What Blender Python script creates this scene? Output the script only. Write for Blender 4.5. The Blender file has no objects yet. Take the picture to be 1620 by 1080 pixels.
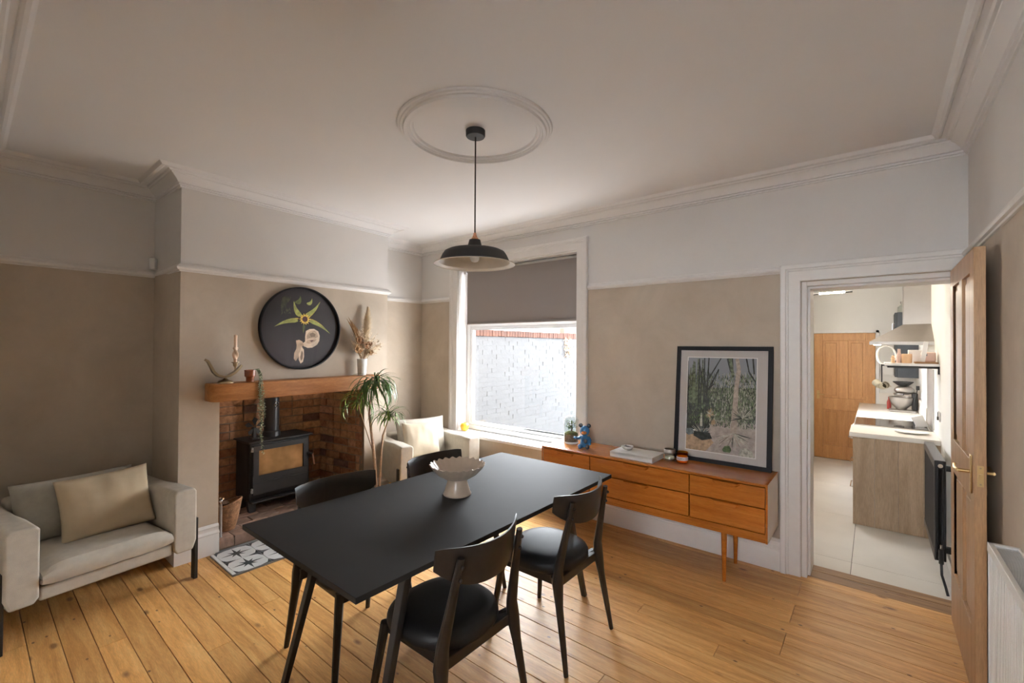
import bpy, bmesh, math, random
from mathutils import Vector, Matrix, noise
random.seed(7)
S = bpy.context.scene
COL = S.collection
PI = math.pi
# ------------------------------------------------------------ camera, world, light, exposure
F_PX = 706.0
YAW, PITCH, ROLL = 0.6810, 0.0095, 0.0060
f = Vector((-math.sin(YAW)*math.cos(PITCH), math.cos(YAW)*math.cos(PITCH), math.sin(PITCH)))
r = Vector((math.cos(YAW), math.sin(YAW), 0)); u = r.cross(f)
r2 = math.cos(ROLL)*r + math.sin(ROLL)*u; u2 = -math.sin(ROLL)*r + math.cos(ROLL)*u
cd = bpy.data.cameras.new('camera'); cam = bpy.data.objects.new('camera', cd); COL.objects.link(cam)
cam.matrix_world = Matrix(((r2.x, u2.x, -f.x, 0), (r2.y, u2.y, -f.y, 0), (r2.z, u2.z, -f.z, 1.55), (0, 0, 0, 1)))
cd.sensor_width = 36.0; cd.lens = 36.0*F_PX/1620.0; cd.clip_start = 0.02
S.camera = cam
S.view_settings.view_transform = 'Standard'; S.view_settings.look = 'None'
S.view_settings.gamma = 1.0; S.view_settings.use_curve_mapping = False
S.view_settings.exposure = 3.15
W = bpy.data.worlds.new('overcast_sky'); S.world = W; W.use_nodes = True
bg = W.node_tree.nodes['Background']; bg.inputs[0].default_value = (0.90, 0.95, 1.0, 1); bg.inputs[1].default_value = 3.6
def area(name, loc, rot, sx, sy, power=0, color=(1, 1, 1), portal=False, spread=None):
    l = bpy.data.lights.new(name, 'AREA'); l.shape = 'RECTANGLE'; l.size = sx; l.size_y = sy
    l.energy = power; l.color = color
    if portal: l.cycles.is_portal = True
    if spread: l.spread = spread
    o = bpy.data.objects.new(name, l); COL.objects.link(o); o.location = loc; o.rotation_euler = rot
    return o
# daylight: the sky itself plus added soft fill lamps, unseen, round the window,
# one-sided, facing into the house
def aim(name, loc, d, sx, sy, power, color):
    q = Vector(d).to_track_quat('-Z', 'Y').to_euler(); return area(name, loc, q, sx, sy, power, color)
FILL_COL = (0.97, 0.98, 1.0)
aim('fill_low', (-2.95, 4.12, 0.36), (0, -0.45, 0.89), 1.6, 0.5, 6, FILL_COL)
aim('fill_high', (-2.95, 4.35, 2.35), (0, -0.72, -0.69), 1.7, 0.8, 4, FILL_COL)
aim('fill_right', (-1.65, 4.25, 1.25), (-0.80, -0.60, 0), 1.0, 1.3, 11, FILL_COL)
aim('fill_left', (-4.26, 4.04, 1.25), (0.75, -0.66, 0), 0.34, 1.2, 6, FILL_COL)

# ------------------------------------------------------------ materials
MT = {}
def nt(name):
    m = bpy.data.materials.new(name); m.use_nodes = True; MT[name] = m
    n = m.node_tree; return m, n, n.nodes['Principled BSDF'], n.nodes, n.links
def coords(n, L, scale=(1, 1, 1), rnd=False, rot=(0, 0, 0)):
    t = n.new('ShaderNodeTexCoord'); mp = n.new('ShaderNodeMapping')
    mp.inputs['Scale'].default_value = scale; mp.inputs['Rotation'].default_value = rot
    L.new(t.outputs['Object'], mp.inputs['Vector'])
    if rnd:
        oi = n.new('ShaderNodeObjectInfo'); mu = n.new('ShaderNodeVectorMath'); mu.operation = 'SCALE'
        cb = n.new('ShaderNodeCombineXYZ')
        for i in range(3): L.new(oi.outputs['Random'], cb.inputs[i])
        L.new(cb.outputs[0], mu.inputs[0]); mu.inputs['Scale'].default_value = 37.0
        L.new(mu.outputs[0], mp.inputs['Location'])
    return mp.outputs[0]
def ramp(n, L, fac, stops):
    rp = n.new('ShaderNodeValToRGB'); e = rp.color_ramp.elements
    while len(e) < len(stops): e.new(0.5)
    for i, (p, c) in enumerate(stops):
        e[i].position = p; e[i].color = (*c, 1)
    L.new(fac, rp.inputs[0]); return rp.outputs[0]
def nz(n, L, vec, scale, detail=3, rough=0.5, dist=0.0):
    t = n.new('ShaderNodeTexNoise'); t.inputs['Scale'].default_value = scale; t.inputs['Detail'].default_value = detail
    t.inputs['Roughness'].default_value = rough; t.inputs['Distortion'].default_value = dist
    L.new(vec, t.inputs['Vector']); return t.outputs['Fac']
def bump(n, L, b, h, strength=0.2, dist=0.01):
    k = n.new('ShaderNodeBump'); k.inputs['Strength'].default_value = strength; k.inputs['Distance'].default_value = dist
    L.new(h, k.inputs['Height']); L.new(k.outputs[0], b.inputs['Normal'])
def mixc(n, L, fac, a, b, mode='MIX'):
    m = n.new('ShaderNodeMix'); m.data_type = 'RGBA'; m.blend_type = mode
    if hasattr(fac, 'is_linked'): L.new(fac, m.inputs[0])
    else: m.inputs[0].default_value = fac
    for v, i in ((a, 6), (b, 7)):
        if hasattr(v, 'is_linked'): L.new(v, m.inputs[i])
        else: m.inputs[i].default_value = (*v, 1)
    return m.outputs[2]
def plain(name, col, rough=0.5, metal=0.0, var=0.06, scale=12, bmp=0.0, bscale=60, rnd=0.0, spec=None, coat=0):
    m, t, b, n, L = nt(name)
    v = coords(n, L)
    fc = nz(n, L, v, scale, 3)
    lo = tuple(max(0, c*(1-var)) for c in col); hi = tuple(min(1, c*(1+var)) for c in col)
    c = ramp(n, L, fc, [(0.3, lo), (0.7, hi)])
    if rnd:
        oi = n.new('ShaderNodeObjectInfo'); mr = n.new('ShaderNodeMapRange')
        mr.inputs['To Min'].default_value = 1-rnd; mr.inputs['To Max'].default_value = 1+rnd
        L.new(oi.outputs['Random'], mr.inputs[0])
        hs = n.new('ShaderNodeHueSaturation'); L.new(mr.outputs[0], hs.inputs['Value']); L.new(c, hs.inputs['Color']); c = hs.outputs[0]
    L.new(c, b.inputs['Base Color'])
    b.inputs['Roughness'].default_value = rough; b.inputs['Metallic'].default_value = metal
    if spec is not None: b.inputs['Specular IOR Level'].default_value = spec
    if coat: b.inputs['Coat Weight'].default_value = coat; b.inputs['Coat Roughness'].default_value = 0.15
    if bmp: bump(n, L, b, nz(n, L, v, bscale, 4), bmp, 0.004)
    return m
def wood(name, cols, scale=(1, 14, 14), rough=0.4, ring=3.0, knots=False, coat=0, bmp=0.08, rnd=True, bright=0.12, nails=False):
    m, t, b, n, L = nt(name)
    v = coords(n, L, scale, rnd)
    g = nz(n, L, v, ring, 5, 0.6, 0.6)
    c = ramp(n, L, g, [(0.25, cols[0]), (0.5, cols[1]), (0.75, cols[2])])
    fine = nz(n, L, coords(n, L, tuple(s*4 for s in scale), rnd), 6, 4, 0.7)
    fr = ramp(n, L, fine, [(0.35, (0.82, 0.82, 0.82)), (0.65, (1.06, 1.06, 1.06))])
    c = mixc(n, L, 1.0, c, fr, 'MULTIPLY')
    if rnd:
        oi = n.new('ShaderNodeObjectInfo'); mr = n.new('ShaderNodeMapRange')
        mr.inputs['To Min'].default_value = 1-bright; mr.inputs['To Max'].default_value = 1+bright
        L.new(oi.outputs['Random'], mr.inputs[0])
        hs = n.new('ShaderNodeHueSaturation'); L.new(mr.outputs[0], hs.inputs['Value']); L.new(c, hs.inputs['Color']); c = hs.outputs[0]
    if knots:
        for sc, vs, th, dk in ((1.0, (3.2, 7.0, 7.0), 0.13, (0.20, 0.08, 0.025)), (1.0, (7.5, 13, 13), 0.10, (0.10, 0.04, 0.02))):
            vo = n.new('ShaderNodeTexVoronoi'); vo.inputs['Scale'].default_value = sc; vo.inputs['Randomness'].default_value = 1.0
            L.new(coords(n, L, vs, rnd), vo.inputs['Vector'])
            kf = n.new('ShaderNodeMapRange'); kf.inputs['From Min'].default_value = th*0.45; kf.inputs['From Max'].default_value = th
            kf.inputs['To Min'].default_value = 0.85; kf.inputs['To Max'].default_value = 0.0
            L.new(vo.outputs['Distance'], kf.inputs[0])
            # keep only part of the cells
            sp = n.new('ShaderNodeSeparateColor'); L.new(vo.outputs['Color'], sp.inputs[0])
            gt = n.new('ShaderNodeMath'); gt.operation = 'GREATER_THAN'; gt.inputs[1].default_value = 0.35
            L.new(sp.outputs[0], gt.inputs[0])
            mu = n.new('ShaderNodeMath'); mu.operation = 'MULTIPLY'; L.new(kf.outputs[0], mu.inputs[0]); L.new(gt.outputs[0], mu.inputs[1])
            c = mixc(n, L, mu.outputs[0], c, dk)
    L.new(c, b.inputs['Base Color']); b.inputs['Roughness'].default_value = rough
    if coat: b.inputs['Coat Weight'].default_value = coat; b.inputs['Coat Roughness'].default_value = 0.12
    if bmp: bump(n, L, b, fine, bmp, 0.002)
    return m
def wallpaint(name, c0, c1, scale=2.2, rough=0.85):
    m, t, b, n, L = nt(name)
    g = n.new('ShaderNodeNewGeometry')
    a = nz(n, L, g.outputs['Position'], scale, 6, 0.62, 0.4)
    L.new(ramp(n, L, a, [(0.3, c0), (0.7, c1)]), b.inputs['Base Color']); b.inputs['Roughness'].default_value = rough
    bump(n, L, b, nz(n, L, g.outputs['Position'], 30, 4), 0.08, 0.003)
    return m
def glass(name, tint=(1, 1, 1), refl=1.0, rough=0.0):
    m = bpy.data.materials.new(name); m.use_nodes = True; MT[name] = m
    n = m.node_tree.nodes; L = m.node_tree.links
    n.remove(n['Principled BSDF']); out = n['Material Output']
    tr = n.new('ShaderNodeBsdfTransparent'); tr.inputs[0].default_value = (*tint, 1)
    gl = n.new('ShaderNodeBsdfGlossy'); gl.inputs['Roughness'].default_value = rough
    fr = n.new('ShaderNodeFresnel'); fr.inputs[0].default_value = 1.45
    ge = n.new('ShaderNodeNewGeometry'); iv = n.new('ShaderNodeMath'); iv.operation = 'MULTIPLY_ADD'; iv.inputs[1].default_value = -refl; iv.inputs[2].default_value = refl; L.new(ge.outputs['Backfacing'], iv.inputs[0])
    mu = n.new('ShaderNodeMath'); mu.operation = 'MULTIPLY'; L.new(iv.outputs[0], mu.inputs[1]); L.new(fr.outputs[0], mu.inputs[0])
    mx = n.new('ShaderNodeMixShader'); L.new(mu.outputs[0], mx.inputs[0]); L.new(tr.outputs[0], mx.inputs[1]); L.new(gl.outputs[0], mx.inputs[2])
    L.new(mx.outputs[0], out.inputs['Surface']); return m
def emit(name, col, s):
    m, t, b, n, L = nt(name); b.inputs['Base Color'].default_value = (*col, 1)
    b.inputs['Emission Color'].default_value = (*col, 1); b.inputs['Emission Strength'].default_value = s; return m

wallpaint('wall_white', (0.665, 0.64, 0.615), (0.72, 0.695, 0.67), 1.2)
wallpaint('wall_beige', (0.455, 0.385, 0.305), (0.56, 0.48, 0.39), 2.6)
wallpaint('ceiling_white', (0.735, 0.725, 0.72), (0.765, 0.755, 0.75), 0.7)
wallpaint('kitchen_wall', (0.72, 0.70, 0.66), (0.76, 0.74, 0.70), 0.8)
plain('trim_white', (0.74, 0.715, 0.69), 0.42, var=0.02)
plain('upvc_white', (0.80, 0.82, 0.84), 0.25, var=0.01)
wood('pine_board', [(0.54, 0.25, 0.066), (0.74, 0.39, 0.125), (0.86, 0.54, 0.21)], (1.1, 13, 13), 0.46, 2.4, knots=True, coat=0.0, bmp=0.15, bright=0.14)
wood('old_pine', [(0.16, 0.08, 0.03), (0.30, 0.16, 0.065), (0.44, 0.25, 0.10)], (1.1, 13, 13), 0.5, 2.4, knots=True)
wood('oak_beam', [(0.28, 0.10, 0.024), (0.42, 0.165, 0.042), (0.52, 0.235, 0.07)], (9, 1.4, 9), 0.5, 2.5, bmp=0.25)
wood('teak', [(0.36, 0.098, 0.012), (0.50, 0.155, 0.020), (0.58, 0.205, 0.032)], (0.9, 10, 12), 0.26, 2.0, coat=0.3, bmp=0, bright=0.06)
wood('oak_door', [(0.42, 0.235, 0.105), (0.50, 0.295, 0.145), (0.58, 0.36, 0.19)], (12, 12, 0.9), 0.45, 2.2, bmp=0.08, bright=0.05)
wood('kitchen_door_oak', [(0.50, 0.235, 0.075), (0.60, 0.30, 0.11), (0.68, 0.37, 0.15)], (10, 10, 0.9), 0.42, 2.0, bmp=0.05, bright=0.03)
wood('oak_panel', [(0.36, 0.25, 0.15), (0.50, 0.36, 0.235), (0.60, 0.45, 0.31)], (6, 6, 0.7), 0.5, 2.0, bmp=0.08)
plain('mortar', (0.24, 0.18, 0.13), 0.95, bmp=0.6, bscale=90)
plain('black_laminate', (0.026, 0.025, 0.025), 0.66, spec=0.25, var=0.12, scale=3)
plain('table_edge', (0.075, 0.068, 0.062), 0.5)
plain('black_wood', (0.022, 0.017, 0.014), 0.33, var=0.2, scale=30, bmp=0.05)
plain('black_leather', (0.014, 0.014, 0.015), 0.46, spec=0.35, var=0.1, bmp=0.12, bscale=240)
plain('leg_black', (0.045, 0.042, 0.040), 0.34, metal=0.3)
plain('dark_leg', (0.018, 0.015, 0.014), 0.45)
plain('armchair_fabric', (0.50, 0.465, 0.40), 0.95, var=0.07, scale=22, bmp=0.35, bscale=420)
plain('grey_fabric', (0.36, 0.34, 0.29), 0.95, var=0.06, scale=25, bmp=0.35, bscale=420)
plain('sand_fabric', (0.50, 0.405, 0.275), 0.93, var=0.07, scale=9, bmp=0.3, bscale=380)
plain('cream_fabric', (0.55, 0.465, 0.35), 0.93, var=0.05, scale=9, bmp=0.3, bscale=380)
plain('stove_black', (0.030, 0.030, 0.032), 0.62, bmp=0.15, bscale=260)
plain('stove_inner', (0.30, 0.19, 0.095), 0.9, var=0.3, scale=6)
plain('flue_black', (0.03, 0.03, 0.033), 0.38)
plain('copper', (0.72, 0.36, 0.22), 0.3, metal=1.0)
plain('copper_dull', (0.50, 0.26, 0.17), 0.4, metal=0.8)
plain('brass', (0.62, 0.43, 0.20), 0.28, metal=1.0)
plain('old_brass', (0.40, 0.31, 0.19), 0.32, metal=1.0)
plain('steel', (0.42, 0.395, 0.37), 0.42, metal=1.0, var=0.03)
plain('chrome', (0.75, 0.75, 0.76), 0.12, metal=1.0)
plain('shade_black', (0.030, 0.028, 0.027), 0.6)
plain('shade_cream', (0.62, 0.55, 0.45), 0.4)
plain('cord_black', (0.035, 0.026, 0.022), 0.8, var=0.5, scale=300)
plain('hearth_clay', (0.36, 0.235, 0.175), 0.75, var=0.28, scale=14, bmp=0.4, bscale=60, rnd=0.22)
plain('tile_white', (0.66, 0.67, 0.66), 0.35, var=0.05, scale=5)
plain('tile_star', (0.05, 0.055, 0.06), 0.4)
plain('tile_edge', (0.22, 0.22, 0.22), 0.6)
plain('ceramic', (0.54, 0.44, 0.345), 0.28, var=0.05, coat=0.4)
plain('vase_white', (0.70, 0.68, 0.64), 0.5, var=0.08, scale=30, bmp=0.2)
plain('candle_wax', (0.78, 0.56, 0.40), 0.5, var=0.04)
plain('terracotta', (0.34, 0.10, 0.035), 0.35, var=0.25, scale=20, coat=0.3)
plain('leaf_green', (0.075, 0.145, 0.03), 0.42, var=0.4, scale=8, rnd=0.35)
plain('leaf_bright', (0.20, 0.30, 0.045), 0.42, var=0.3, scale=8, rnd=0.3)
plain('leaf_pale', (0.58, 0.62, 0.42), 0.5, var=0.35, scale=60)
plain('cane', (0.40, 0.27, 0.18), 0.8, var=0.2, scale=60, bmp=0.4)
plain('pot_grey', (0.20, 0.19, 0.18), 0.6)
plain('soil', (0.05, 0.035, 0.022), 0.95, bmp=0.8, bscale=120)
plain('pampas', (0.85, 0.70, 0.50), 0.95, var=0.15, scale=60)
plain('dry_beige', (0.56, 0.42, 0.29), 0.9, var=0.25, scale=60)
plain('dry_brown', (0.28, 0.13, 0.055), 0.9, var=0.35, scale=60)
plain('dry_tan', (0.42, 0.24, 0.11), 0.9, var=0.3, scale=60)
plain('wicker', (0.34, 0.175, 0.085), 0.7, var=0.4, scale=40, bmp=0.8, bscale=140)
plain('bark', (0.16, 0.09, 0.05), 0.9, var=0.4, scale=20, bmp=0.8)
plain('apple_yellow', (0.80, 0.46, 0.03), 0.3, var=0.15, scale=14, coat=0.3)
plain('moss', (0.16, 0.16, 0.05), 0.95, var=0.5, scale=60, bmp=1.0, bscale=90)
plain('stone_soil', (0.20, 0.17, 0.14), 0.9, var=0.4, scale=90)
plain('book_white', (0.66, 0.625, 0.585), 0.6, var=0.02)
plain('book_pages', (0.60, 0.56, 0.51), 0.8, var=0.05, scale=200)
plain('stone_grey', (0.20, 0.19, 0.175), 0.6, var=0.4, scale=30)
plain('frame_black', (0.012, 0.012, 0.014), 0.6, spec=0.3)
plain('mount_white', (0.50, 0.465, 0.44), 0.8, var=0.01)
plain('label_white', (0.75, 0.73, 0.70), 0.6, var=0.01)
plain('ink', (0.03, 0.03, 0.03), 0.7)
plain('white_side', (0.70, 0.63, 0.55), 0.45, var=0.02)
plain('grille', (0.42, 0.41, 0.40), 0.5)
plain('radiator_white', (0.72, 0.70, 0.67), 0.3, var=0.01)
plain('radiator_black', (0.022, 0.022, 0.026), 0.28)
plain('worktop', (0.78, 0.74, 0.68), 0.3, var=0.02)
plain('hob_glass', (0.03, 0.025, 0.022), 0.05)
plain('navy_cabinet', (0.055, 0.065, 0.078), 0.45)
plain('pink_ceramic', (0.70, 0.50, 0.42), 0.5)
plain('peach_wood', (0.72, 0.47, 0.28), 0.6)
plain('mug_cream', (0.72, 0.66, 0.52), 0.4)
plain('mug_inside', (0.18, 0.15, 0.09), 0.5)
plain('white_plastic', (0.78, 0.76, 0.74), 0.35, var=0.01)
plain('pocket_grey', (0.18, 0.19, 0.2), 0.5)
plain('red_bottle', (0.35, 0.04, 0.03), 0.4)
plain('floor_tile', (0.66, 0.63, 0.585), 0.38, var=0.06, scale=2.5, rnd=0.02)
plain('grout', (0.10, 0.09, 0.08), 0.9)
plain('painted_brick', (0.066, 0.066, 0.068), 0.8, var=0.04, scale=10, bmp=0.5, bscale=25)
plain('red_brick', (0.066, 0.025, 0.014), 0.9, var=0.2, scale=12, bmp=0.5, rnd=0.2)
plain('yard_ground', (0.10, 0.10, 0.10), 0.9)
plain('bear_blue', (0.045, 0.20, 0.42), 0.22, var=0.35, scale=22, coat=0.6)
plain('bear_dark', (0.04, 0.055, 0.07), 0.22, var=0.6, scale=40, coat=0.6)
plain('bear_orange', (0.62, 0.20, 0.03), 0.25, var=0.5, scale=50, coat=0.6)
plain('log_end', (0.48, 0.33, 0.19), 0.9, var=0.2, scale=30)
glass('clear_glass'); plain('stove_glass', (0.36, 0.20, 0.085), 0.12, var=0.45, scale=5); glass('picture_glass', (1, 1, 1), 0.5)
glass('thin_glass', (0.93, 0.95, 0.94), 1.6); glass('amber_glass', (0.98, 0.62, 0.16), 1.0)
emit('lamp_tube', (1.0, 0.88, 0.72), 30.0); emit('hood_lamp', (1.0, 0.80, 0.52), 22.0)
# blind: slightly translucent fabric
m, t_, b_, n_, L_ = nt('blind_fabric')
b_.inputs['Base Color'].default_value = (0.30, 0.27, 0.255, 1); b_.inputs['Roughness'].default_value = 0.9
tl = n_.new('ShaderNodeBsdfTranslucent'); tl.inputs[0].default_value = (0.36, 0.32, 0.32, 1)
mx = n_.new('ShaderNodeMixShader'); mx.inputs[0].default_value = 0.12
L_.new(b_.outputs[0], mx.inputs[1]); L_.new(tl.outputs[0], mx.inputs[2]); L_.new(mx.outputs[0], n_['Material Output'].inputs['Surface'])
wv = nz(n_, L_, coords(n_, L_, (1, 1, 1)), 500, 2); bump(n_, L_, b_, wv, 0.15, 0.001)
# fireplace brick: colour varies from brick to brick
m, t_, b_, n_, L_ = nt('fire_brick')
oi = n_.new('ShaderNodeObjectInfo')
c0 = ramp(n_, L_, oi.outputs['Random'], [(0.0, (0.28, 0.13, 0.07)), (0.3, (0.42, 0.225, 0.12)), (0.6, (0.50, 0.31, 0.18)), (0.85, (0.36, 0.17, 0.11)), (1.0, (0.09, 0.07, 0.065))])
g_ = n_.new('ShaderNodeNewGeometry'); f1 = nz(n_, L_, g_.outputs['Position'], 22, 6, 0.7)
c1 = mixc(n_, L_, 1.0, c0, ramp(n_, L_, f1, [(0.3, (0.55, 0.5, 0.45)), (0.7, (1.3, 1.25, 1.2))]), 'MULTIPLY')
L_.new(c1, b_.inputs['Base Color']); b_.inputs['Roughness'].default_value = 0.92; bump(n_, L_, b_, f1, 0.7, 0.008)

# ------------------------------------------------------------ mesh helpers
class MB:
    def __init__(s): s.v = []; s.f = []; s.m = []
    def add(s, vs, fs, mi=0, M=None):
        o = len(s.v)
        s.v += [tuple(M @ Vector(p)) if M else tuple(p) for p in vs]
        s.f += [tuple(i+o for i in q) for q in fs]; s.m += [mi]*len(fs); return s
    def box(s, a, b, mi=0, M=None):
        x0, y0, z0 = a; x1, y1, z1 = b
        return s.add([(x0,y0,z0),(x1,y0,z0),(x1,y1,z0),(x0,y1,z0),(x0,y0,z1),(x1,y0,z1),(x1,y1,z1),(x0,y1,z1)],
                     [(3,2,1,0),(4,5,6,7),(0,1,5,4),(1,2,6,5),(2,3,7,6),(3,0,4,7)], mi, M)
    def tube(s, pts, rad, n=8, mi=0, cap=True, M=None, flat=1.0):
        pts = [Vector(p) for p in pts]; vs = []; fs = []
        if not hasattr(rad, '__len__'): rad = [rad]*len(pts)
        ref = None
        for i, p in enumerate(pts):
            d = (pts[min(i+1, len(pts)-1)] - pts[max(i-1, 0)]).normalized()
            if ref is None: ref = Vector((0, 0, 1)) if abs(d.z) < 0.9 else Vector((1, 0, 0))
            a = (ref - d*ref.dot(d)).normalized(); b = d.cross(a); ref = a
            for k in range(n):
                t = 2*PI*k/n + PI/n
                vs.append(p + a*rad[i]*math.cos(t) + b*rad[i]*flat*math.sin(t))
        for i in range(len(pts)-1):
            for k in range(n):
                k2 = (k+1) % n; fs.append((i*n+k, i*n+k2, (i+1)*n+k2, (i+1)*n+k))
        if cap: fs.append(tuple(range(n-1, -1, -1))); fs.append(tuple((len(pts)-1)*n+k for k in range(n)))
        return s.add(vs, fs, mi, M)
    def lathe(s, prof, n=32, c=(0, 0, 0), mi=0, M=None, fn=None, closed=False):
        vs = []; fs = []
        for j, (rr, z) in enumerate(prof):
            for k in range(n):
                t = 2*PI*k/n; r_, z_ = fn(rr, z, t) if fn else (rr, z)
                vs.append((c[0]+r_*math.cos(t), c[1]+r_*math.sin(t), c[2]+z_))
        for j in range(len(prof)-1):
            for k in range(n):
                k2 = (k+1) % n; fs.append((j*n+k, j*n+k2, (j+1)*n+k2, (j+1)*n+k))
        if closed: 
            if prof[0][0] > 1e-5: fs.append(tuple(range(n-1, -1, -1)))
            if prof[-1][0] > 1e-5: fs.append(tuple((len(prof)-1)*n+k for k in range(n)))
        return s.add(vs, fs, mi, M)
    def prism(s, poly, z0, z1, mi=0, M=None):
        n = len(poly); vs = [(x, y, z0) for x, y in poly]+[(x, y, z1) for x, y in poly]
        fs = [tuple(range(n-1, -1, -1)), tuple(range(n, 2*n))]+[(i, (i+1) % n, n+(i+1) % n, n+i) for i in range(n)]
        return s.add(vs, fs, mi, M)
    def poly(s, pts, mi=0, M=None): return s.add(pts, [tuple(range(len(pts)))], mi, M)
    def sphere(s, c, r3, n=12, m=8, mi=0, M=None, fn=None):
        if not hasattr(r3, '__len__'): r3 = (r3,)*3
        vs = []; fs = []
        for j in range(m+1):
            ph = PI*j/m
            for k in range(n):
                t = 2*PI*k/n; d = Vector((math.sin(ph)*math.cos(t), math.sin(ph)*math.sin(t), math.cos(ph)))
                q = fn(d) if fn else 1.0
                vs.append((c[0]+d.x*r3[0]*q, c[1]+d.y*r3[1]*q, c[2]+d.z*r3[2]*q))
        for j in range(m):
            for k in range(n):
                k2 = (k+1) % n; fs.append((j*n+k, (j+1)*n+k, (j+1)*n+k2, j*n+k2))
        return s.add(vs, fs, mi, M)
    def mesh(s, name, mats, smooth=False):
        me = bpy.data.meshes.new(name); me.from_pydata(s.v, [], s.f)
        for x in (mats if isinstance(mats, (list, tuple)) else [mats]): me.materials.append(MT[x])
        me.polygons.foreach_set('material_index', s.m)
        bm = bmesh.new(); bm.from_mesh(me); bmesh.ops.remove_doubles(bm, verts=bm.verts, dist=1e-6)
        bmesh.ops.dissolve_degenerate(bm, edges=bm.edges, dist=1e-7)
        bmesh.ops.recalc_face_normals(bm, faces=bm.faces); bm.to_mesh(me); bm.free()
        if smooth:
            me.polygons.foreach_set('use_smooth', [True]*len(me.polygons))
            try: me.set_sharp_from_angle(angle=math.radians(smooth if smooth > 1 else 40))
            except Exception: pass
        return me
    def build(s, name, mats, parent=None, smooth=False, bevel=0, seg=2, loc=None, sub=0):
        o = bpy.data.objects.new(name, s.mesh(name, mats, smooth)); COL.objects.link(o)
        if parent: o.parent = parent
        if loc: o.location = loc
        if bevel:
            b = o.modifiers.new('bevel', 'BEVEL'); b.width = bevel; b.segments = seg; b.limit_method = 'ANGLE'; b.angle_limit = 0.6
            o.data.polygons.foreach_set('use_smooth', [True]*len(o.data.polygons)); b.harden_normals = True
        if sub:
            q = o.modifiers.new('sub', 'SUBSURF'); q.levels = sub; q.render_levels = sub
        return o
def tag(o, label, cat, group=None, kind=None):
    o['label'] = label; o['category'] = cat
    if group: o['group'] = group
    if kind: o['kind'] = kind
    return o
def thing(name, label, cat, loc=(0, 0, 0), rz=0, group=None):
    o = bpy.data.objects.new(name, None); o.empty_display_size = 0.1; COL.objects.link(o)
    o.location = loc; o.rotation_euler = (0, 0, rz); return tag(o, label, cat, group)
def struct(o): o['kind'] = 'structure'; return o
def empty(name, loc=(0, 0, 0), rz=0, parent=None):
    o = bpy.data.objects.new(name, None); COL.objects.link(o); o.location = loc; o.rotation_euler = (0, 0, rz)
    if parent: o.parent = parent
    return o
def dup(root, loc, rz, label):
    KIDS = {}
    for o in COL.objects:
        if o.parent: KIDS.setdefault(o.parent, []).append(o)
    c = root.copy(); COL.objects.link(c); c.location = loc; c.rotation_euler = (0, 0, rz); c['label'] = label
    for ch in KIDS.get(root, []):
        k = ch.copy(); COL.objects.link(k); k.parent = c
        for g in KIDS.get(ch, []):
            h = g.copy(); COL.objects.link(h); h.parent = k
    return c
def inst(name, me, parent, loc=(0, 0, 0), rot=(0, 0, 0), sc=(1, 1, 1)):
    o = bpy.data.objects.new(name, me); COL.objects.link(o); o.parent = parent
    o.location = loc; o.rotation_euler = rot; o.scale = sc; return o
def part_label(o, s): o['label'] = s; return o

# ------------------------------------------------------------ room shell
XR, XL, D, CZ = 0.42, -4.367, 3.60, 2.755
RAIL = 2.09
CA = math.radians(92.3)                       # the chimney breast runs a little out of square
CO = Vector((-3.795, 0.968, 0)); CU = Vector((math.cos(CA), math.sin(CA), 0)); CN = Vector((math.sin(CA), -math.cos(CA), 0))
CM = Matrix(((CU.x, CN.x, 0, CO.x), (CU.y, CN.y, 0, CO.y), (0, 0, 1, 0), (0, 0, 0, 1)))  # local (u along, n outward, z)
CL = 1.775
CE = CO + CU*CL
def wall_grid(name, fixed, axis, a0, a1, z0, z1, holes, th, mats, split=RAIL):
    """wall slab: axis 'x' runs along x at y=fixed..fixed+th, axis 'y' runs along y at x=fixed..fixed+th"""
    b = MB(); us = sorted({a0, a1, *[h[0] for h in holes], *[h[1] for h in holes]})
    zs = sorted({z0, z1, *( [split] if split else []), *[h[2] for h in holes], *[h[3] for h in holes]})
    zs = [z for z in zs if z0 <= z <= z1]
    for i in range(len(us)-1):
        for j in range(len(zs)-1):
            uc = (us[i]+us[i+1])/2; zc = (zs[j]+zs[j+1])/2
            if any(h[0] < uc < h[1] and h[2] < zc < h[3] for h in holes): continue
            mi = 1 if (split and zc > split) else 0
            lo, hi = min(fixed, fixed+th), max(fixed, fixed+th)
            if axis == 'x': b.box((us[i], lo, zs[j]), (us[i+1], hi, zs[j+1]), mi)
            else: b.box((lo, us[i], zs[j]), (hi, us[i+1], zs[j+1]), mi)
    me_o = b.build(name, mats); return struct(me_o)
WX0, WX1, WZ0, WZ1 = -3.72, -2.14, 0.575, 2.44
wm = ['wall_beige', 'wall_white']
wall_grid('wall_back', D, 'x', XL-0.25, XR+0.12, 0, 2.9, [(WX0, WX1, WZ0, WZ1), (-0.38, 0.38, 0, 1.995)], 0.25, wm)
wall_grid('wall_left', XL, 'y', -0.2, D, 0, 2.9, [(1.05, 2.68, 0, 1.5)], -0.12, wm)
wall_grid('wall_right', XR, 'y', -1.4, D, 0, 2.9, [], 0.12, wm)
wall_grid('wall_near', -0.005, 'x', XL, -0.95, 0, 2.9, [], -0.15, wm)
wall_grid('wall_recess_side', -0.95, 'y', -1.4, -0.155, 0, 2.9, [], -0.12, wm)
wall_grid('wall_recess', -1.25, 'x', -0.95, XR, 0, 2.9, [(-0.65, 0.15, 1.0, 2.2)], -0.15, wm)
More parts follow.
